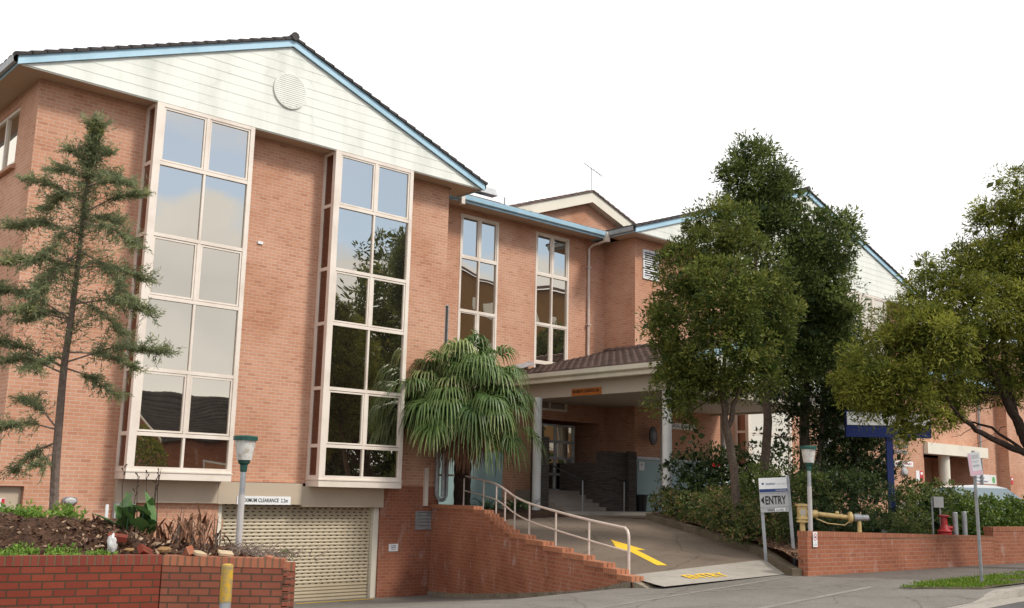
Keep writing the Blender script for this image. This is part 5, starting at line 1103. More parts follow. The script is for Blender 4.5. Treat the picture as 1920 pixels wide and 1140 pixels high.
# ------------------------------------------------------------------ across the street (seen mirrored in the glazed bays)
HO = thing('brick_house', 'dark tiled brick house across the street mirrored in the near bay', 'house', (29, -11.5, -1.7))
m = MB(); m.box(24.2, 36.5, -15, -8.4, -1.75, 2.6); m.face([(24.2, -15, 2.6), (24.2, -8.4, 2.6), (24.2, -11.7, 5.0)]); m.build('wall', M['brick_low'], HO)
tile_slope('roof', (23.9, -8.0, 2.45), (36.9, -8.0, 2.45), (0, -3.7, 2.8), M['tile_dark'], HO); tile_slope('roof', (23.9, -15.4, 2.45), (36.9, -15.4, 2.45), (0, 3.7, 2.8), M['tile_dark'], HO)
m = MB(); m.prism([(23.86, -8.0, 2.4), (23.86, -11.7, 5.2), (23.86, -11.7, 5.4), (23.86, -8.0, 2.6)], (.05, 0, 0)); m.prism([(23.86, -15.4, 2.4), (23.86, -11.7, 5.2), (23.86, -11.7, 5.4), (23.86, -15.4, 2.6)], (.05, 0, 0)); m.build('barge_board', M['cream'], HO)
m = MB(); m.box(26, 28, -8.42, -8.36, -.3, 1.4); wi = m.build('window', M['white'], HO); m = MB(); m.box(26.1, 27.9, -8.355, -8.34, -.2, 1.3); m.build('pane', M['glass'], wi)
AP = thing('apartment_block', 'tall tan apartment block across the street mirrored in the link windows', 'apartment block', (70, -30, -1.7))
m = MB(); m.box(60, 84, -36, -25, -1.7, 20.5); m.build('wall', M['mortar_wall'], AP)
for fl in range(6):
    for k in range(6):
        m = MB(); x = 61.5 + k * 3.8; z = .5 + fl * 3.2; m.box(x, x + 1.8, -25.05, -24.98, z, z + 1.5); w_ = m.build('window', M['white'], AP); m = MB(); m.box(x + .08, x + 1.72, -24.975, -24.96, z + .08, z + 1.42); m.build('pane', M['glass'], w_)
tile_slope('roof', (59.4, -24.4, 20.5), (84.6, -24.4, 20.5), (0, -6, 1.9), M['tile'], AP, pw=.6)

# ------------------------------------------------------------------ planting
def tree(name, label, loc, group=None): return thing(name, label, 'tree', loc, group)
# soil heap in the near planter
yf = lambda x: float(np.interp(x, [0.9, 5.465, 6.62, 7.5], [13.48, 12.29, 11.43, 11.2]))
xret = lambda y: float(np.interp(y, [11.4, 11.75, 23.9], [6.6, 6.72, 10.6]))
def hz(x, y):
    d = y - yf(min(x, 6.6)); sh = x - max(0, (y - 12.5)) * .28
    mm = .41 * float(np.interp(sh, [-2, 4.3, 5.0, 5.6, 6.3], [1, 1, .8, .35, .1]))
    g = float(np.interp(d, [0, .35, .7, 1.1, 1.6, 3.5, 5, 8], [0, .06, .35, .82, 1.0, .95, .8, .2]))
    base = float(np.interp(d, [0, 2, 6, 12], [-.90, -.90, -1.0, -1.5]))
    n = .05 * math.sin(5.1 * x + 1.7 * y) + .035 * math.sin(9.3 * x - 7 * y) + .03 * math.sin(17 * x + 13 * y)
    return base + mm * g + n * min(1, d * 1.5) * (.3 + mm)
us = LS(0, 1, 90); vs = np.concatenate([LS(0, 2.2, 46)[1:] * 1.0, LS(2.4, 12, 24)])
vs = np.concatenate([[0.0], vs])
def bedfn(t, d):
    x = .95 + t * (xret(12.0 + d) - .25 - .95); y0 = yf(x) + .21 if x < 6.55 else 11.8
    y = y0 + d; x = min(x, xret(y) - .24); return (x, y, hz(x, y) + (random.gauss(0, .022) if .15 < d < 2.2 else 0))
grid('soil_heap', M['soil'], us, vs, bedfn, kind='structure')
# crumbs, twigs and litter over the heap
n = 3600; C = np.zeros((n, 3)); 
for i in range(n):
    while True:
        x = random.uniform(2.6, 6.5); d = abs(random.gauss(.7, .6)); y = yf(x) + .25 + d
        if y > yf(x) + .22 and x < xret(y) - .3: break
    C[i] = (x, y, hz(x, y) + .01)
D = unit(rand_dir(n) * np.array([1, 1, .35]) + np.array([0, -.2, .15])); V, F = leaf_quads(C, D, np.where(C[:, 0] > 4.8, rng.uniform(.03, .15, n), rng.uniform(.02, .09, n)), np.where(C[:, 0] > 4.8, rng.uniform(.015, .065, n), rng.uniform(.01, .035, n)))
o = np_mesh('soil_litter', V, F, M['litter'], tint=rng.random(n) ** 1.6); tag(o, 'dry leaves, roots and crumbs scattered over the soil heap', 'litter', kind='stuff')
def patch(name, label, spots, n, size, mat, h=.12, kind='stuff', per=9, tall=1.0, width=.45, cat='weeds'):
    """small leafy tufts on given (x, y, radius, weight) spots"""
    S = np.array(spots); pk = rng.choice(len(S), n, p=S[:, 3] / S[:, 3].sum()); a = rng.uniform(0, 2 * math.pi, n); r = S[pk, 2] * np.sqrt(rng.random(n))
    X = S[pk, 0] + r * np.cos(a); Y = S[pk, 1] + r * np.sin(a); Z = np.array([zfun(x, y) for x, y in zip(X, Y)])
    idx = np.repeat(np.arange(n), per); m_ = len(idx); hh = (h * rng.uniform(.3, 1.2, n))[idx] * tall
    C = np.stack([X[idx] + rng.normal(0, .03, m_), Y[idx] + rng.normal(0, .03, m_), Z[idx] + rng.random(m_) * hh], 1)
    D = unit(rand_dir(m_) + np.array([0, 0, .5])); L = size * rng.uniform(.6, 1.3, m_); V, F = leaf_quads(C, D, L, L * width)
    o = np_mesh(name, V, F, mat, tint=np.clip(rng.random(n)[idx] * .6 + rng.random(m_) * .4, 0, 1)); return tag(o, label, cat, kind=kind)
zfun = hz
patch('weeds', 'bright green weeds creeping over the front of the soil heap', [(3.9, 12.98, .25, 3), (3.3, 13.1, .35, 3), (4.5, 12.80, .22, 1.4), (4.9, 12.68, .16, 1.2), (4.15, 13.1, .15, 1), (3.6, 13.2, .2, 1)], 420, .05, M['weeds'], .07)
patch('weeds', 'tall light green weeds along the crest of the soil heap', [(3.9, 15.2, .4, 2.5), (4.4, 15.0, .45, 3), (4.9, 14.9, .4, 2), (5.25, 14.8, .25, .8), (3.4, 15.4, .4, 2)], 330, .08, M['weeds'], .12, tall=1.3, width=.32)
# green canna
cn = thing('canna_plant', 'green broad leaved canna plant on the planter before the grey lintel', 'plant', (5.78, 13.9, -.8))
def blade(P, mb_v, mb_f, base, tip, w, droop, side, seg=8, fold=.25, tint=None, T=None):
    base, tip = Vector(base), Vector(tip); ax = tip - base; L = ax.length; S = ax.cross(Vector(side)).normalized(); N = S.cross(ax.normalized())
    b = len(mb_v)
    for i in range(seg + 1):
        t = i / seg; c = base + ax * t + Vector((0, 0, -droop * L * t ** 2.2)) ; ww = w * (math.sin(math.pi * min(1, t * .93 + .07) ** .8)) ** .8 if t < 1 else 0
        up = N * (fold * ww); mb_v += [tuple(c - S * ww + up), tuple(c), tuple(c + S * ww + up)]
    for i in range(seg):
        a = b + 3 * i; mb_f += [(a, a + 1, a + 4, a + 3), (a + 1, a + 2, a + 5, a + 4)]
        if T is not None: T += [tint, tint]
v, f, T = [], [], []
for k in range(22):
    a = random.uniform(0, 2 * math.pi); bx, by = 5.78 + random.uniform(-.22, .22), 13.9 + random.uniform(-.15, .15); h = random.uniform(.08, .42); rch = random.uniform(.12, .42); up = random.uniform(.16, .50)
    bz = -.80 + h; blade(None, v, f, (bx, by, bz), (bx + math.cos(a) * rch, by + math.sin(a) * rch, bz + up), random.uniform(.07, .115), random.uniform(0, .35), (math.cos(a) * .3, math.sin(a) * .3, 1), T=T, tint=random.random())
np_mesh('leaves', v, f, M['leaf_canna'], cn, T, smooth=True)
m = MB()
for k in range(7): bx, by = 5.78 + random.uniform(-.2, .25), 13.9 + random.uniform(-.15, .15); m.tube([(bx, by, -.9), (bx + random.uniform(-.05, .05), by, -.3)], .014, 6)
m.build('stalks', M['leaf_canna'], cn)
m = MB()
for k in range(7):
    bx, by = 5.78 + random.uniform(-.2, .35), 13.9 + random.uniform(-.1, .1); h = random.uniform(.55, .95); x2 = bx + random.uniform(-.08, .08); m.tube([(bx, by, -.8), (x2, by, -.8 + h * .8), (x2 + random.uniform(-.04, .04), by, -.8 + h + .1)], [.008, .005, .003], 5)
    for q in range(3): z = -.8 + h + .1 - q * .05; m.tube([(x2, by, z - .05), (x2 + random.uniform(-.05, .05), by, z)], [.004, .010], 5)
m.build('seed_stems', M['bark_dark'], cn)
# withered canna
wc = thing('withered_canna', 'withered brown canna clump with hanging dead leaves on the planter', 'plant', (6.35, 13.3, -.85))
v, f, T = [], [], []
for k in range(190):
    a = random.uniform(0, 2 * math.pi); bx, by = 6.30 + random.gauss(0, .26), 13.33 + random.gauss(0, .16); h = random.uniform(.05, .58) * (1 - abs(bx - 6.33) * .8); rch = random.uniform(.03, .16); L = random.uniform(.12, .34)
    if random.random() < .8: tipz = -.88 + h - L * random.uniform(.3, .9)
    else: tipz = -.88 + h + L * .7
    blade(None, v, f, (bx, by, -.88 + h), (bx + math.cos(a) * rch, by + math.sin(a) * rch, max(-.92, tipz)), random.uniform(.008, .026), random.uniform(.1, .9), (math.cos(a), math.sin(a), .4), seg=5, fold=random.uniform(-.7, .7), T=T, tint=random.random())
np_mesh('dead_leaves', v, f, M['leaf_dead'], wc, T)
m = MB()
for k in range(26):
    bx, by = 6.33 + random.gauss(0, .20), 13.33 + random.gauss(0, .14); h = random.uniform(.2, .62); m.tube([(bx, by, -.95), (bx + random.uniform(-.04, .04), by, -.95 + h * .6), (bx + random.uniform(-.09, .09), by, -.92 + h)], [.010, .008, .004], 5)
m.build('dry_stems', M['bark'], wc)
# dry twig bush by the lamp
tw = thing('twig_bush', 'low bush of dry grey twigs at the foot of the near lamp', 'shrub', (7.05, 13.2, -.9))
m = MB()
for k in range(230):
    bx, by = 6.95 + random.gauss(0, .22), 12.75 + random.gauss(0, .5); z = -.92 + .04 * random.random(); a = random.uniform(0, 2 * math.pi); L = random.uniform(.08, .26); e_ = random.uniform(.2, 1.1)
    p1 = (bx + math.cos(a) * L * .5, by + math.sin(a) * L * .5, z + L * .5 * e_); p2 = (bx + math.cos(a + .5) * L, by + math.sin(a + .5) * L, z + L * e_ * .8); m.tube([(bx, by, z), p1, p2], [.005, .004, .002], 4, caps=False)
m.build('twigs', M['bark_pale'], tw)
foliage([(7.15, 12.3, -.9, .12, .12, .06)], 26, 7, .035, None, M['leaf_hedge'], 'green_shoots', tw, (.02, .05))

# verge grass
n = 15000; X = 18.4 + rng.random(n) ** 1.5 * 16; Yv = 8.85 + rng.random(n) * (1.05 + .15 * rng.random(n)); ok = (X > 18.5 + (np.maximum(0, 9.75 - Yv)) * 1.3) & ~((np.sin(X * 2.1) * np.sin(Yv * 3.3 + X) > .62)); X, Yv = X[ok], Yv[ok]; n = len(X)
C = np.stack([X, Yv, np.array([zs(x) for x in X]) + .01], 1); D = unit(rng.normal(size=(n, 3)) * .55 + np.array([0, 0, 1])); V, F = leaf_quads(C, D, rng.uniform(.03, .085, n), rng.uniform(.010, .02, n))
tag(np_mesh('verge_grass', V, F, M['grass'], tint=rng.random(n)), 'short green grass on the verge beside the kerb', 'grass', kind='stuff')
# leaf litter on mulch
n = 2500; X = []; Yv = []
while len(X) < n:
    y = random.uniform(12.3, 16); x = xr(y) + .2 + abs(random.gauss(0, 1.0))
    X.append(x); Yv.append(y)
C = np.stack([X, Yv, [max(bedz(y), zr(y) + .1) + .02 for y in Yv]], 1); V, F = leaf_quads(C, unit(rand_dir(n) * np.array([1, 1, .3])), rng.uniform(.03, .08, n), rng.uniform(.015, .04, n))
tag(np_mesh('mulch_litter', V, F, M['litter'], tint=rng.random(n)), 'bark chips and dry leaves on the garden bed by the ramp', 'litter', kind='stuff')

# young feathery tree in the near planter
GT = tree('young_tree', 'slim young feathery tree with drooping grey green sprays before the near wing', (5.68, 16.82, -.9))
def PX(u, v, D):     # a point at a measured distance along a sight line, used only while laying out limbs at their true depth
    q = (Vector(_M[0]) * ((u - 960) / 1952.51) + Vector(_M[1]) * ((v - 570) / 1952.51) + Vector(_M[2])) * D; return q
trunk = [PX(100, 985, 16), PX(104, 880, 16), PX(112, 780, 16.02), PX(120, 690, 16), PX(133, 600, 15.95), PX(148, 480, 16), PX(158, 380, 16.03), PX(170, 300, 16), PX(180, 238, 16)]
m = MB(); rr_ = [.072, .066, .060, .054, .046, .036, .028, .02, .008]; m.tube(smooth_path(trunk, 4), list(np.interp(np.linspace(0, 8, 33), range(9), rr_)), 9); m.build('trunk', M['bark_pale'], GT, smooth=True)
BR = [  # (start on trunk u,v) -> tip u,v, depth change, drop, thickness of foliage
 ((106, 805), (8, 800), -.5, .5, 1.0), ((104, 800), (45, 750), .5, .2, .7), ((104, 830), (30, 880), .3, .35, .55), ((102, 850), (75, 870), -.3, .3, .4),
 ((120, 690), (-20, 640), -.3, .3, 1.1), ((118, 700), (-10, 680), .7, .3, .8), ((122, 680), (300, 660), -.2, .18, 1.0), ((122, 690), (215, 740), .3, .3, .8), ((125, 660), (250, 690), .6, .2, .7), ((124, 670), (60, 690), -.7, .2, .7),
 ((134, 600), (0, 545), .2, .3, 1.0), ((134, 600), (-30, 590), -.5, .3, .9), ((138, 570), (275, 585), -.4, .25, 1.0), ((140, 560), (225, 620), .6, .3, .8), ((136, 590), (50, 600), .6, .3, .7),
 ((146, 500), (20, 490), -.3, .25, 1.0), ((146, 500), (275, 525), .3, .25, 1.0), ((148, 480), (80, 540), .7, .3, .8), ((150, 470), (240, 560), -.6, .3, .8), ((150, 470), (60, 570), -.6, .3, .8),
 ((152, 440), (25, 425), .3, .25, .9), ((154, 420), (250, 455), -.4, .25, 1.0), ((154, 420), (70, 490), -.5, .3, .8), ((156, 400), (260, 365), .3, .1, .9), ((155, 410), (225, 420), .7, .2, .8),
 ((158, 380), (65, 340), -.2, .15, .8), ((160, 360), (85, 390), .5, .2, .8), ((162, 350), (240, 345), -.4, .1, .8), ((164, 330), (105, 320), .3, .1, .6), ((166, 320), (215, 330), .4, .1, .6), ((168, 310), (130, 280), 0, .05, .5), ((170, 300), (205, 290), 0, .05, .5), ((176, 260), (170, 232), 0, 0, .45), ((176, 262), (190, 236), 0, 0, .45)]
m = MB(); fc = []; fd = []; ft_ = []
for (s, t, dd, drop, k) in BR:
    a = PX(s[0], s[1], 16); b_ = PX(t[0], t[1], 16 + dd); L = (b_ - a).length
    mid = a.lerp(b_, .5) + Vector((0, 0, .10 * L)); pts = [a.lerp(mid, q / 4) if q <= 4 else mid.lerp(b_, (q - 4) / 4) for q in range(9)]
    m.tube(pts, list(np.linspace(.016, .004, 9)), 5)
    n = int(54 * L * (k + .3)) + 10
    for i in range(n):
        u = .28 + .78 * random.random() ** .8; p = (pts[min(8, int(min(u, .999) * 8))]).lerp(pts[min(8, int(min(u, .999) * 8) + 1)], (min(u, .999) * 8) % 1)
        # a spray: short drooping twig carrying fine leaflets
        dirb = (b_ - a).normalized(); sd = Vector((random.gauss(0, 1), random.gauss(0, 1), random.gauss(.22, .38))).normalized(); dr = (dirb * .8 + sd * .9).normalized(); sl_ = random.uniform(.14, .36) * (.6 + .4 * k)
        tt = random.random()
        for q in range(24):
            w = q / 24; c = p + dr * sl_ * w + Vector((0, 0, -drop * .55 * sl_ * w * w))
            fc.append(tuple(c)); ld = (dr * .7 + Vector((random.gauss(0, .6), random.gauss(0, .6), random.gauss(-.25, .5)))).normalized(); fd.append(tuple(ld)); ft_.append(min(.9, .25 + .75 * tt * random.uniform(.6, 1.1) * (.5 + .5 * u)))
for i in range(620):      # sprays close to the leader
    w = random.random() ** .8; iu = 3.2 + 4.9 * w; a = Vector(trunk[int(iu)]).lerp(Vector(trunk[min(8, int(iu) + 1)]), iu % 1); rad = .95 * (1 - w) + .09
    az = random.uniform(0, 6.283); dr = Vector((math.cos(az), math.sin(az), random.uniform(.2, 1.0))).normalized(); sl_ = rad * random.uniform(.35, 1.0); tt = random.random()
    for q in range(20):
        c = a + dr * sl_ * q / 20 + Vector((0, 0, -.2 * sl_ * (q / 20) ** 2)); fc.append(tuple(c)); fd.append(tuple((dr * .7 + Vector((random.gauss(0, .6), random.gauss(0, .6), random.gauss(-.1, .5)))).normalized())); ft_.append(min(.95, .2 + .6 * tt + (.3 if w > .92 else 0)))
m.build('branches', M['bark_pale'], GT)
n = len(fc); L = rng.uniform(.045, .105, n); V, F = leaf_quads(np.array(fc), np.array(fd), L, L * .15)
np_mesh('foliage', V, F, M['leaf_grev'], GT, ft_)

# fan palm
PT = thing('fan_palm', 'broad fan palm with drooping leaf tips beside the curved wall', 'palm', (19.75, 24.15, -.5))
pc = Vector((19.05, 23.05, 1.75)); base = Vector((19.75, 24.2, -.55))
m = MB(); pth = [PX(866, 958, 30.6), PX(867, 900, 30.4), PX(868, 850, 30), PX(868, 780, 29.6)]; pth = smooth_path(pth, 5); pc = pth[-1]
m.tube(pth, [.24 + .02 * (i % 2) for i in range(len(pth))], 12); m.build('trunk', M['bark_dark'], PT)
v, f, T = [], [], []
def fan(c, az, elv, plen, R_, tint, sag):
    out = Vector((math.cos(az) * math.cos(elv), math.sin(az) * math.cos(elv), math.sin(elv)))
    p1 = c + out * plen * .55; p2 = c + out * plen + Vector((0, 0, -.10 * plen * math.cos(elv))); he = elv - R(38); ax = Vector((math.cos(az) * math.cos(he), math.sin(az) * math.cos(he), math.sin(he))); sd = ax.cross(Vector((0, 0, 1))).normalized() if abs(ax.z) < .97 else Vector((math.sin(az), -math.cos(az), 0)); nn = sd.cross(ax)
    # petiole
    for (q0, q1) in ((c, p1), (p1, p2)):
        b = len(v); o = sd * .014; v.extend([tuple(q0 - o), tuple(q0 + o), tuple(q1 + o), tuple(q1 - o)]); f.append((b, b + 1, b + 2, b + 3)); T.append(.5)
    ns = 26
    for k in range(ns):
        a = (k / (ns - 1) - .5) * math.radians(230); L = R_ * (.72 + .28 * math.cos(a * .62)) * random.uniform(.93, 1.05)
        d = ax * math.cos(a) + sd * math.sin(a) + nn * random.uniform(-.05, .22); d.normalize(); w = .037; ps = d.cross(nn).normalized() * w; b = len(v)
        tw_ = nn * (.014 if k % 2 else -.014); prev = None; droop = random.uniform(.8, 1.15) * sag
        for i, t in enumerate((0.02, .35, .58, .74, .88, 1.0)):
            q = p2 + d * L * t * (1 - .16 * max(0, t - .5)) + tw_ * min(1, 3 * t); s_ = max(0, t - .52); q = q + Vector((0, 0, -droop * L * (s_ * s_ * 3.2)))
            wd = (t / .4 if t < .4 else 1 - max(0, t - .5) / .5 * .88); v.extend([tuple(q - ps * wd), tuple(q + ps * wd)])
        for i in range(5): f.append((b + 2 * i, b + 2 * i + 1, b + 2 * i + 3, b + 2 * i + 2)); T.append(min(1, max(0, tint + random.uniform(-.12, .15) + (.15 if i >= 3 else 0) + (.12 if i == 4 else 0))))
nf = 124
for k in range(nf):
    t = k / (nf - 1); elv = math.radians(74 - 84 * t ** .8) + random.gauss(0, .14); az = k * 2.39996 + random.gauss(0, .3)
    fan(pc + Vector((random.gauss(0, .1), random.gauss(0, .1), .05 + .3 * (1 - t))), az, elv, random.uniform(.8, 1.9), random.uniform(.70, .95), .15 + .5 * random.random() + (.22 if random.random() < .15 else 0), random.uniform(.6, 1.2))
np_mesh('fronds', v, f, M['leaf_palm'], PT, T)
v, f, T = [], [], []
for k in range(9): fan(pc + Vector((0, 0, -.1)), random.uniform(0, 6.28), math.radians(random.uniform(-55, -35)), random.uniform(.5, .8), random.uniform(.45, .6), .6, 1.0)
np_mesh('dead_fronds', v, f, M['leaf_dead'], PT, [.3 + .3 * random.random() for _ in T])
# ferny plants under the palm
def fern(x, y, z, r, label, n=26):
    o = thing('strap_plant', label, 'plant', (x, y, z), 'strap leaved plants under the palm'); v, f, T = [], [], []
    for k in range(n):
        a = random.uniform(0, 6.28); L = r * random.uniform(.6, 1.15); up = random.uniform(.35, 1.2); blade(None, v, f, (x + random.gauss(0, .05), y + random.gauss(0, .05), z), (x + math.cos(a) * L, y + math.sin(a) * L, z + L * up), .022, .45, (math.cos(a) * .3, math.sin(a) * .3, 1), seg=6, T=T, tint=random.random() * .8)
    np_mesh('leaves', v, f, M['leaf_canna'], o, T)
for i, (x, y, r) in enumerate(((20.1, 23.4, .8), (20.8, 23.0, .85), (21.5, 23.2, .8), (20.4, 22.5, .7), (19.7, 22.6, .5))): fern(x, y, -.5, r, ('strap leaved plant nearest the palm trunk', 'tall strap leaved plant midway between palm and column', 'strap leaved plant beside the left canopy column', 'strap leaved plant at the ramp edge under the palm', 'small strap leaved plant behind the handrail posts')[i])

# ------------------------------------------------------------------ trees on the right
def CL(u, v, D, ru, rv, dep, sh=1):   # crown lobe at a measured distance: radii given in picture units are turned to metres at that distance
    q = PX(u, v, D); k = D / 1952.51; ru = max(14, ru - 15 * (D > 24.95 and D < 28.9)); rv = max(12, rv - 14 * (D > 24.95 and D < 28.9)); return (q.x, q.y, q.z, ru * k, (ru * k + dep) / 2, rv * k)
TA = tree('broadleaf_tree', 'nearer olive green tree with rounded crown between ramp and hedge', (21.1, 15.4, -1.0))
m = MB(); D = 25
m.tube([PX(1381, 985, D), PX(1380, 940, D), PX(1376, 880, D), PX(1366, 820, D), PX(1360, 795, D)], [.12, .105, .10, .095, .10], 10)
limb(m, [PX(1360, 800, D), PX(1350, 745, D), PX(1338, 690, D), PX(1325, 600, D)], .075, .02); limb(m, [PX(1362, 800, D), PX(1358, 730, D + .1), PX(1362, 640, D + .2), PX(1350, 500, D)], .08, .02); limb(m, [PX(1364, 802, D), PX(1384, 745, D - .1), PX(1400, 680, D), PX(1420, 600, D + .3)], .07, .02); limb(m, [PX(1340, 700, D), PX(1290, 650, D), PX(1255, 620, D - .2)], .03, .012); limb(m, [PX(1350, 740, D), PX(1300, 770, D), PX(1270, 790, D)], .025, .01)
m.build('trunk', M['bark'], TA, smooth=True)
lob = [CL(1345, 430, D, 62, 55, 1.2), CL(1300, 500, D, 75, 70, 1.4), CL(1395, 500, D, 70, 70, 1.4), CL(1290, 600, D, 75, 75, 1.5), CL(1420, 590, D, 62, 75, 1.5), CL(1350, 560, D - .6, 90, 80, 1.2), CL(1345, 660, D - .3, 105, 70, 1.6), CL(1430, 660, D, 50, 55, 1.2), CL(1275, 680, D, 45, 55, 1.0), CL(1310, 720, D, 60, 45, 1.2), CL(1400, 720, D + .3, 55, 40, 1.2), CL(1340, 395, D, 30, 30, .5), CL(1235, 590, D, 26, 30, .5), CL(1262, 740, D - .3, 30, 40, .6), CL(1275, 790, D, 28, 22, .5), CL(1305, 820, D, 20, 20, .4)]
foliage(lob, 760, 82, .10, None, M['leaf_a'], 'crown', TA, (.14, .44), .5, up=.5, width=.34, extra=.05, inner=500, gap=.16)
TB = tree('broadleaf_tree', 'taller dark green tree rising behind the olive green one', (24.1, 16.7, -1.0))
m = MB(); D = 28
m.tube([PX(1425, 985, D), PX(1428, 920, D), PX(1436, 850, D), PX(1440, 790, D), PX(1437, 740, D)], [.14, .125, .12, .115, .10], 10); limb(m, [PX(1438, 750, D), PX(1420, 640, D), PX(1415, 450, D), PX(1412, 320, D)], .09, .015)
limb(m, [PX(1438, 745, D), PX(1470, 660, D), PX(1500, 540, D), PX(1490, 420, D)], .07, .015)
m.build('trunk', M['bark'], TB, smooth=True)
lob = [CL(1412, 300, D, 34, 34, .8), CL(1400, 340, D, 45, 50, 1), CL(1440, 350, D, 50, 50, 1.2), CL(1480, 380, D, 45, 55, 1.2), CL(1410, 420, D, 60, 60, 1.4), CL(1475, 450, D, 75, 70, 1.6), CL(1540, 450, D, 60, 60, 1.4), CL(1500, 530, D, 80, 75, 1.8), CL(1560, 530, D + .3, 45, 75, 1.2), CL(1440, 560, D + .5, 60, 90, 1.5), CL(1520, 610, D, 75, 60, 1.6), CL(1575, 600, D, 38, 45, 1), CL(1480, 670, D + .2, 60, 60, 1.4), CL(1560, 670, D, 50, 50, 1.2), CL(1400, 285, D, 18, 18, .4), CL(1585, 420, D, 22, 24, .5), CL(1500, 360, D, 20, 26, .5), CL(1372, 320, D, 20, 22, .5)]
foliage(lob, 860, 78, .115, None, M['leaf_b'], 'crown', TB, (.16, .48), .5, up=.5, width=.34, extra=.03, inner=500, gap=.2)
TD = tree('broadleaf_tree', 'darkest straight stemmed tree next to the blue sign', (25.2, 16.1, -1.0))
m = MB(); D = 29.5
m.tube([PX(1510, 985, D), PX(1510, 900, D), PX(1508, 800, D), PX(1512, 700, D)], [.16, .15, .14, .10], 10); limb(m, [PX(1530, 900, D), PX(1535, 840, D), PX(1548, 740, D), PX(1550, 660, D)], .07, .03); limb(m, [PX(1512, 700, D), PX(1530, 600, D), PX(1520, 480, D)], .10, .02)
m.build('trunk', M['bark'], TD, smooth=True)
lob = [CL(1480, 720, D, 50, 45, 1.2), CL(1560, 700, D, 45, 50, 1.4), CL(1590, 660, D, 30, 40, 1), CL(1545, 640, D + .5, 60, 50, 1.4), CL(1500, 640, D + .5, 60, 50, 1.4), CL(1600, 740, D, 35, 40, 1.2), CL(1490, 780, D, 22, 40, .6), CL(1555, 800, D, 28, 45, .7)]
foliage(lob, 380, 60, .12, None, M['leaf_dark'], 'crown', TD, (.18, .42), .5, width=.34, inner=300)
# conifer like dark mass behind the blue sign
CT = tree('conifer', 'black green bushy conifer behind the navy sign', (26.6, 17.2, -1.0)); D = 31
lob = [CL(1590, 800, D, 62, 45, 1.4), CL(1580, 860, D, 70, 50, 1.5), CL(1625, 850, D, 55, 60, 1.4), CL(1600, 740, D + .3, 45, 50, 1.2), CL(1640, 790, D, 35, 50, 1.0), CL(1560, 780, D, 40, 50, 1.0), CL(1550, 900, D, 50, 40, 1.2), CL(1640, 900, D, 45, 40, 1.2)]
m = MB(); m.tube([PX(1600, 990, D), PX(1600, 720, D)], [.14, .05], 8); m.build('trunk', M['bark_dark'], CT)
foliage(lob, 600, 36, .11, None, M['leaf_dark'], 'crown', CT, (.14, .32), .35, width=.3, inner=700, tintpow=1.5)
# spreading tree at the right edge
TC = tree('spreading_tree', 'spreading yellow green tree with bare lower branches at the right edge', (26.6, 10.9, -1.4)); D = 24
m = MB(); root = PX(1990, 1010, D + .2)
m.tube([PX(1988, 1100, D + .2), root, PX(1972, 930, D), PX(1945, 880, D)], [.24, .22, .2, .19], 10)
limb(m, [PX(1950, 885, D), PX(1925, 852, D), PX(1870, 828, D - .3), PX(1830, 805, D - .5), PX(1795, 775, D - .8), PX(1775, 745, D - 1)], .10, .03, wob=.02); limb(m, [PX(1950, 880, D), PX(1915, 810, D), PX(1880, 735, D), PX(1850, 680, D), PX(1836, 620, D), PX(1828, 560, D)], .13, .03, wob=.02)
limb(m, [PX(1915, 815, D), PX(1900, 760, D + .2), PX(1885, 690, D + .3), PX(1880, 600, D + .2), PX(1890, 500, D)], .10, .03, wob=.02); limb(m, [PX(1945, 870, D), PX(1935, 760, D + .4), PX(1915, 640, D + .5), PX(1900, 480, D + .3), PX(1905, 380, D)], .11, .02, wob=.02); limb(m, [PX(1925, 852, D), PX(1860, 800, D + .4), PX(1810, 790, D + .5), PX(1780, 770, D + .6)], .04, .012); limb(m, [PX(1880, 738, D), PX(1830, 735, D + .2), PX(1770, 728, D + .3), PX(1690, 700, D)], .045, .012); limb(m, [PX(1850, 680, D), PX(1790, 640, D - .2), PX(1720, 620, D - .4)], .04, .012)
for q in range(26):
    u, v = random.uniform(1740, 1900), random.uniform(690, 800); limb(m, [PX(u, v, D + random.uniform(-.6, .6)), PX(u - random.uniform(20, 50), v + random.uniform(-5, 25), D + random.uniform(-.6, .6)), PX(u - random.uniform(40, 70), v + random.uniform(10, 50), D)], .010, .003, 5)
m.build('trunk', M['bark_dark'], TC, smooth=True)
lob = [CL(1905, 360, D, 32, 40, .8), CL(1880, 415, D, 50, 30, .8), CL(1850, 400, D, 22, 16, .4), CL(1850, 480, D, 60, 30, 1.0), CL(1905, 500, D, 60, 60, 1.4), CL(1800, 520, D, 50, 40, 1.2), CL(1760, 560, D, 55, 45, 1.4), CL(1840, 570, D - .5, 75, 45, 1.5), CL(1712, 618, D - .3, 55, 44, 1.6), CL(1668, 672, D - .5, 58, 48, 1.5), CL(1645, 712, D - .6, 62, 44, 1.4), CL(1740, 640, D - .8, 75, 55, 1.4), CL(1810, 640, D + .4, 70, 40, 1.4), CL(1690, 740, D - .8, 60, 40, 1.2), CL(1900, 600, D + .4, 50, 60, 1.3), CL(1740, 710, D - .3, 70, 45, 1.3), CL(1830, 720, D + .6, 60, 40, 1.0), CL(1715, 785, D - .7, 48, 26, .9), CL(1655, 770, D - .6, 30, 22, .7), CL(1770, 770, D - .2, 40, 24, .7), CL(1700, 815, D - .9, 20, 18, .4), CL(1735, 500, D, 12, 14, .3), CL(1890, 690, D + .8, 40, 40, .9), CL(1970, 520, D, 70, 120, 2), CL(1980, 700, D, 60, 90, 1.6), CL(1985, 400, D, 60, 60, 1.5), CL(1612, 732, D - .6, 34, 30, .8)]
foliage(lob, 1700, 66, .105, None, M['leaf_c'], 'crown', TC, (.12, .40), .42, up=.4, droop=.25, width=.25, extra=.05, inner=900, gap=.06)

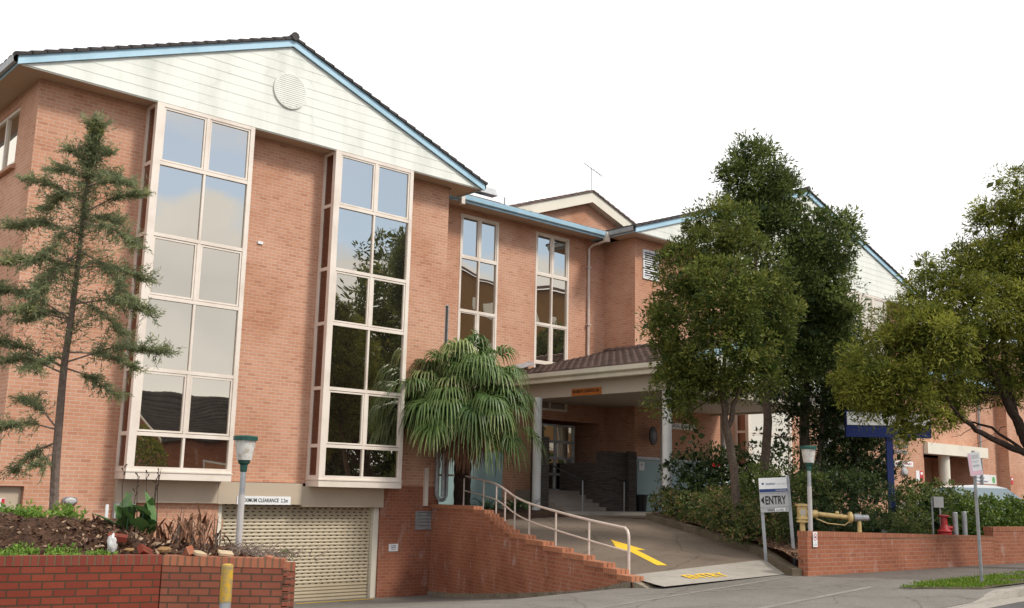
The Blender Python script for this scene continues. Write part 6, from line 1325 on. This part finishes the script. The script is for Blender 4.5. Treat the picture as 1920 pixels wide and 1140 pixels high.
# ------------------------------------------------------------------ hedges and shrubs
def shrub(name, label, lobes, clumps, per, size, mat, cr=(.07, .18), cat='shrub', width=.5, extra=.05, inner=0, shell=.7, group=None, up=.35):
    B = np.array(lobes); c = (B[:, 0].mean(), B[:, 1].mean(), (B[:, 2] - B[:, 5]).min()); o = thing(name, label, cat, c, group)
    m = MB()
    for q in range(min(5, len(lobes))): l = lobes[q]; m.tube([(c[0] + (l[0] - c[0]) * .6, c[1] + (l[1] - c[1]) * .6, c[2]), (l[0], l[1], l[2])], [.03, .012], 6)
    m.build('stems', M['bark_dark'], o)
    foliage(lobes, clumps, per, size, None, mat, 'foliage', o, cr, shell, up=up, width=width, extra=extra, inner=inner); return o
def row(pts, r, h, zf):     # lobes along a line
    return [(x, y, zf(x, y) + hh * .5, rr, rr * 1.0, hh * .55) for (x, y, rr, hh) in pts]
bz = lambda x, y: max(bedz(y), zr(y) + .05)
E1 = [(20.75, 14.85, .45, .55), (21.0, 15.3, .6, .75), (21.5, 15.9, .65, .8), (21.9, 16.6, .65, .8), (22.2, 17.3, .6, .75), (22.5, 18.0, .6, .7), (22.7, 18.7, .55, .6), (21.6, 15.2, .6, .8), (22.1, 15.0, .6, .8), (22.3, 16.0, .7, .85), (22.8, 17.0, .8, .9), (20.95, 14.3, .4, .45)]
shrub('low_hedge', 'low straggly hedge with bronze tips spilling over the ramp kerb', row(E1, 0, 0, bz), 900, 16, .075, M['leaf_hedge'], (.06, .17), 'hedge', .5, .16, 500)
E2 = [(23.3, 17.8, .85, 1.9), (23.9, 17.4, .8, 2.0), (23.2, 18.5, .8, 1.8), (24.2, 18.2, .8, 1.7)]
CS = shrub('camellia', 'dark camellia bush with a few red blooms beside the white column', row(E2, 0, 0, bz), 420, 16, .10, M['leaf_dark'], (.08, .2), 'shrub', .5, .02, 300)
P, N_ = blob_points(row(E2, 0, 0, bz), 10, .98)
V, F = leaf_quads(np.repeat(P, 9, 0), rand_dir(90), .07, .06); np_mesh('flowers', V, F, M['flower'], CS, rng.random(90))
E3 = [(23.0, 15.4, .7, 1.5), (23.7, 15.0, .7, 1.5), (23.4, 16.2, .8, 1.6), (22.6, 15.9, .5, 1.3)]
shrub('shrub', 'mid green leafy shrub behind the entry sign', row(E3, 0, 0, bz), 420, 16, .085, M['leaf_b'], (.07, .18), inner=250)
E4 = [(24.2, 14.6, .75, 1.5), (24.7, 14.9, .75, 1.7), (25.2, 14.4, .75, 1.7), (25.7, 15.0, .8, 1.8), (25.0, 15.4, .8, 1.75), (26.0, 14.4, .6, 1.6), (24.4, 15.4, .7, 1.6)]
shrub('clipped_hedge', 'tall smooth clipped dark hedge under the navy sign', row(E4, 0, 0, bz), 900, 18, .06, M['leaf_dark'], (.05, .13), 'hedge', .45, .01, 600, .8)
E5 = [(22.2, 13.2, .45, .65), (22.8, 13.0, .5, .75), (23.3, 12.9, .5, .8), (21.7, 13.9, .5, .9), (22.5, 14.1, .6, 1.0), (23.4, 13.6, .55, .95)]
shrub('juniper', 'low dark juniper spreading behind the booster pipes', row(E5, 0, 0, lambda x, y: -1.15), 420, 16, .075, M['leaf_dark'], (.07, .16), inner=300, width=.28)
E6 = [(23.8, 12.75, .4, .55), (24.3, 12.65, .4, .6), (24.8, 13.0, .45, .7), (24.1, 13.4, .5, .85), (25.3, 13.1, .5, .9)]
shrub('shrub', 'low yellow green shrub above the brick wall left of the red hydrant', row(E6, 0, 0, lambda x, y: -1.1), 330, 15, .07, M['leaf_hedge'], (.06, .15), inner=200, extra=.02)
E7 = [(27.4, 14.0, .75, 1.5), (28.0, 13.6, .75, 1.5), (28.7, 13.2, .7, 1.22), (27.0, 13.6, .7, 1.35), (27.6, 13.0, .8, 1.2), (26.5, 13.2, .7, 1.2)]
shrub('hedge', 'dark green informal hedge right of the blue post', row(E7, 0, 0, lambda x, y: -1.05), 620, 17, .09, M['leaf_b'], (.08, .18), 'hedge', .5, .02, 450)
E8 = [(28.6, 12.6, .8, 1.1), (29.4, 12.3, .8, 1.15), (30.2, 12.0, .8, 1.15), (31.0, 11.8, .8, 1.15), (31.9, 11.6, .85, 1.15), (29.8, 12.8, .7, 1.12), (32.8, 11.6, .9, 1.3), (34, 11.5, 1, 1.3), (28.0, 12.3, .6, 1.1), (27.0, 12.3, .55, 1.0)]
shrub('hedge', 'bright yellow green hedge behind the raised end of the brick wall', row(E8, 0, 0, lambda x, y: -1.05), 1000, 17, .085, M['leaf_bright'], (.08, .18), 'hedge', .5, .05, 500)
E9 = [(24.6, 16.6, .6, 2.6), (24.9, 17.2, .6, 2.4), (25.4, 16.8, .5, 2.7)]
shrub('shrub', 'tall loose shrub between the tree trunks under the canopy edge', row(E9, 0, 0, bz), 130, 14, .12, M['leaf_dark'], (.09, .22), shell=.4)

# ------------------------------------------------------------------ trees across the street, mirrored in the glass
def far_tree(x, y, zt, r, label, mat, n=420, zb=-1.7, ch=.62, size=.42):
    o = tree('street_tree', label, (x, y, zb), 'trees across the street'); m = MB(); m.tube([(x, y, zb), (x + .1, y, zb + (zt - zb) * .35), (x, y + .1, zb + (zt - zb) * .75)], [.28, .22, .08], 8); m.build('trunk', M['bark_dark'], o)
    h = (zt - zb) * ch; lob = [(x + random.gauss(0, r * .42), y + random.gauss(0, r * .42), zt - h * random.uniform(.12, .88), r * random.uniform(.4, .62), r * random.uniform(.4, .62), h * random.uniform(.14, .24)) for _ in range(11)] + [(x, y, zt - h * .45, r * .7, r * .7, h * .4)]
    foliage(lob, n, 20, size, None, mat, 'crown', o, (.3, .8), .4, width=.4)
far_tree(40.2, -8.5, 16.0, 4.6, 'tallest tree across the street mirrored in the second bay', M['leaf_a'], 900, ch=.75, size=.36); far_tree(35.0, -8.0, 10.8, 2.2, 'slender tree across the street mirrored left in the second bay', M['leaf_b'], 380, size=.32); far_tree(38.2, -6.8, 8.6, 4.2, 'broad dark tree across the street filling the lower second bay', M['leaf_dark'], 700, ch=.95, size=.35)
far_tree(43.5, -7.5, 9.0, 3.6, 'dark bushy tree across the street right of the tallest one', M['leaf_dark'], 500, ch=.9); far_tree(31.5, -7.0, 5.8, 2.4, 'small round tree in front of the brick house', M['leaf_a'], 300, ch=.8, size=.3); far_tree(66.5, -18, 16.5, 4.0, 'tall open tree before the tan apartment block', M['leaf_b'], 420); far_tree(55, -12, 9, 4.5, 'wide tree beside the tan apartment block', M['leaf_dark'], 420, ch=.9)
shrub('golden_shrub', 'golden leaved shrub across the street mirrored low in the near bay', [(21.6, -6.5, 1.4, 1.5, 1.3, 1.6), (22.6, -6.7, .8, 1.2, 1.1, 1.5), (20.8, -6.6, .3, 1.2, 1.1, 1.5), (22.0, -6.3, -.6, 1.8, 1.2, 1.2)], 320, 18, .2, M['leaf_c'], (.2, .4))

shrub('added_hedge', 'dense dark hedge added across the street to darken the lowest panes of the second bay', [(32 + 1.5 * i, -6.4 + .3 * (i % 2), -.3 + .3 * (i % 3), 1.2, .9, 1.7) for i in range(10)], 520, 16, .26, M['leaf_dark'], (.2, .4), 'hedge', inner=700)  # unseen hedge, added to close bright gaps in the mirrored trees
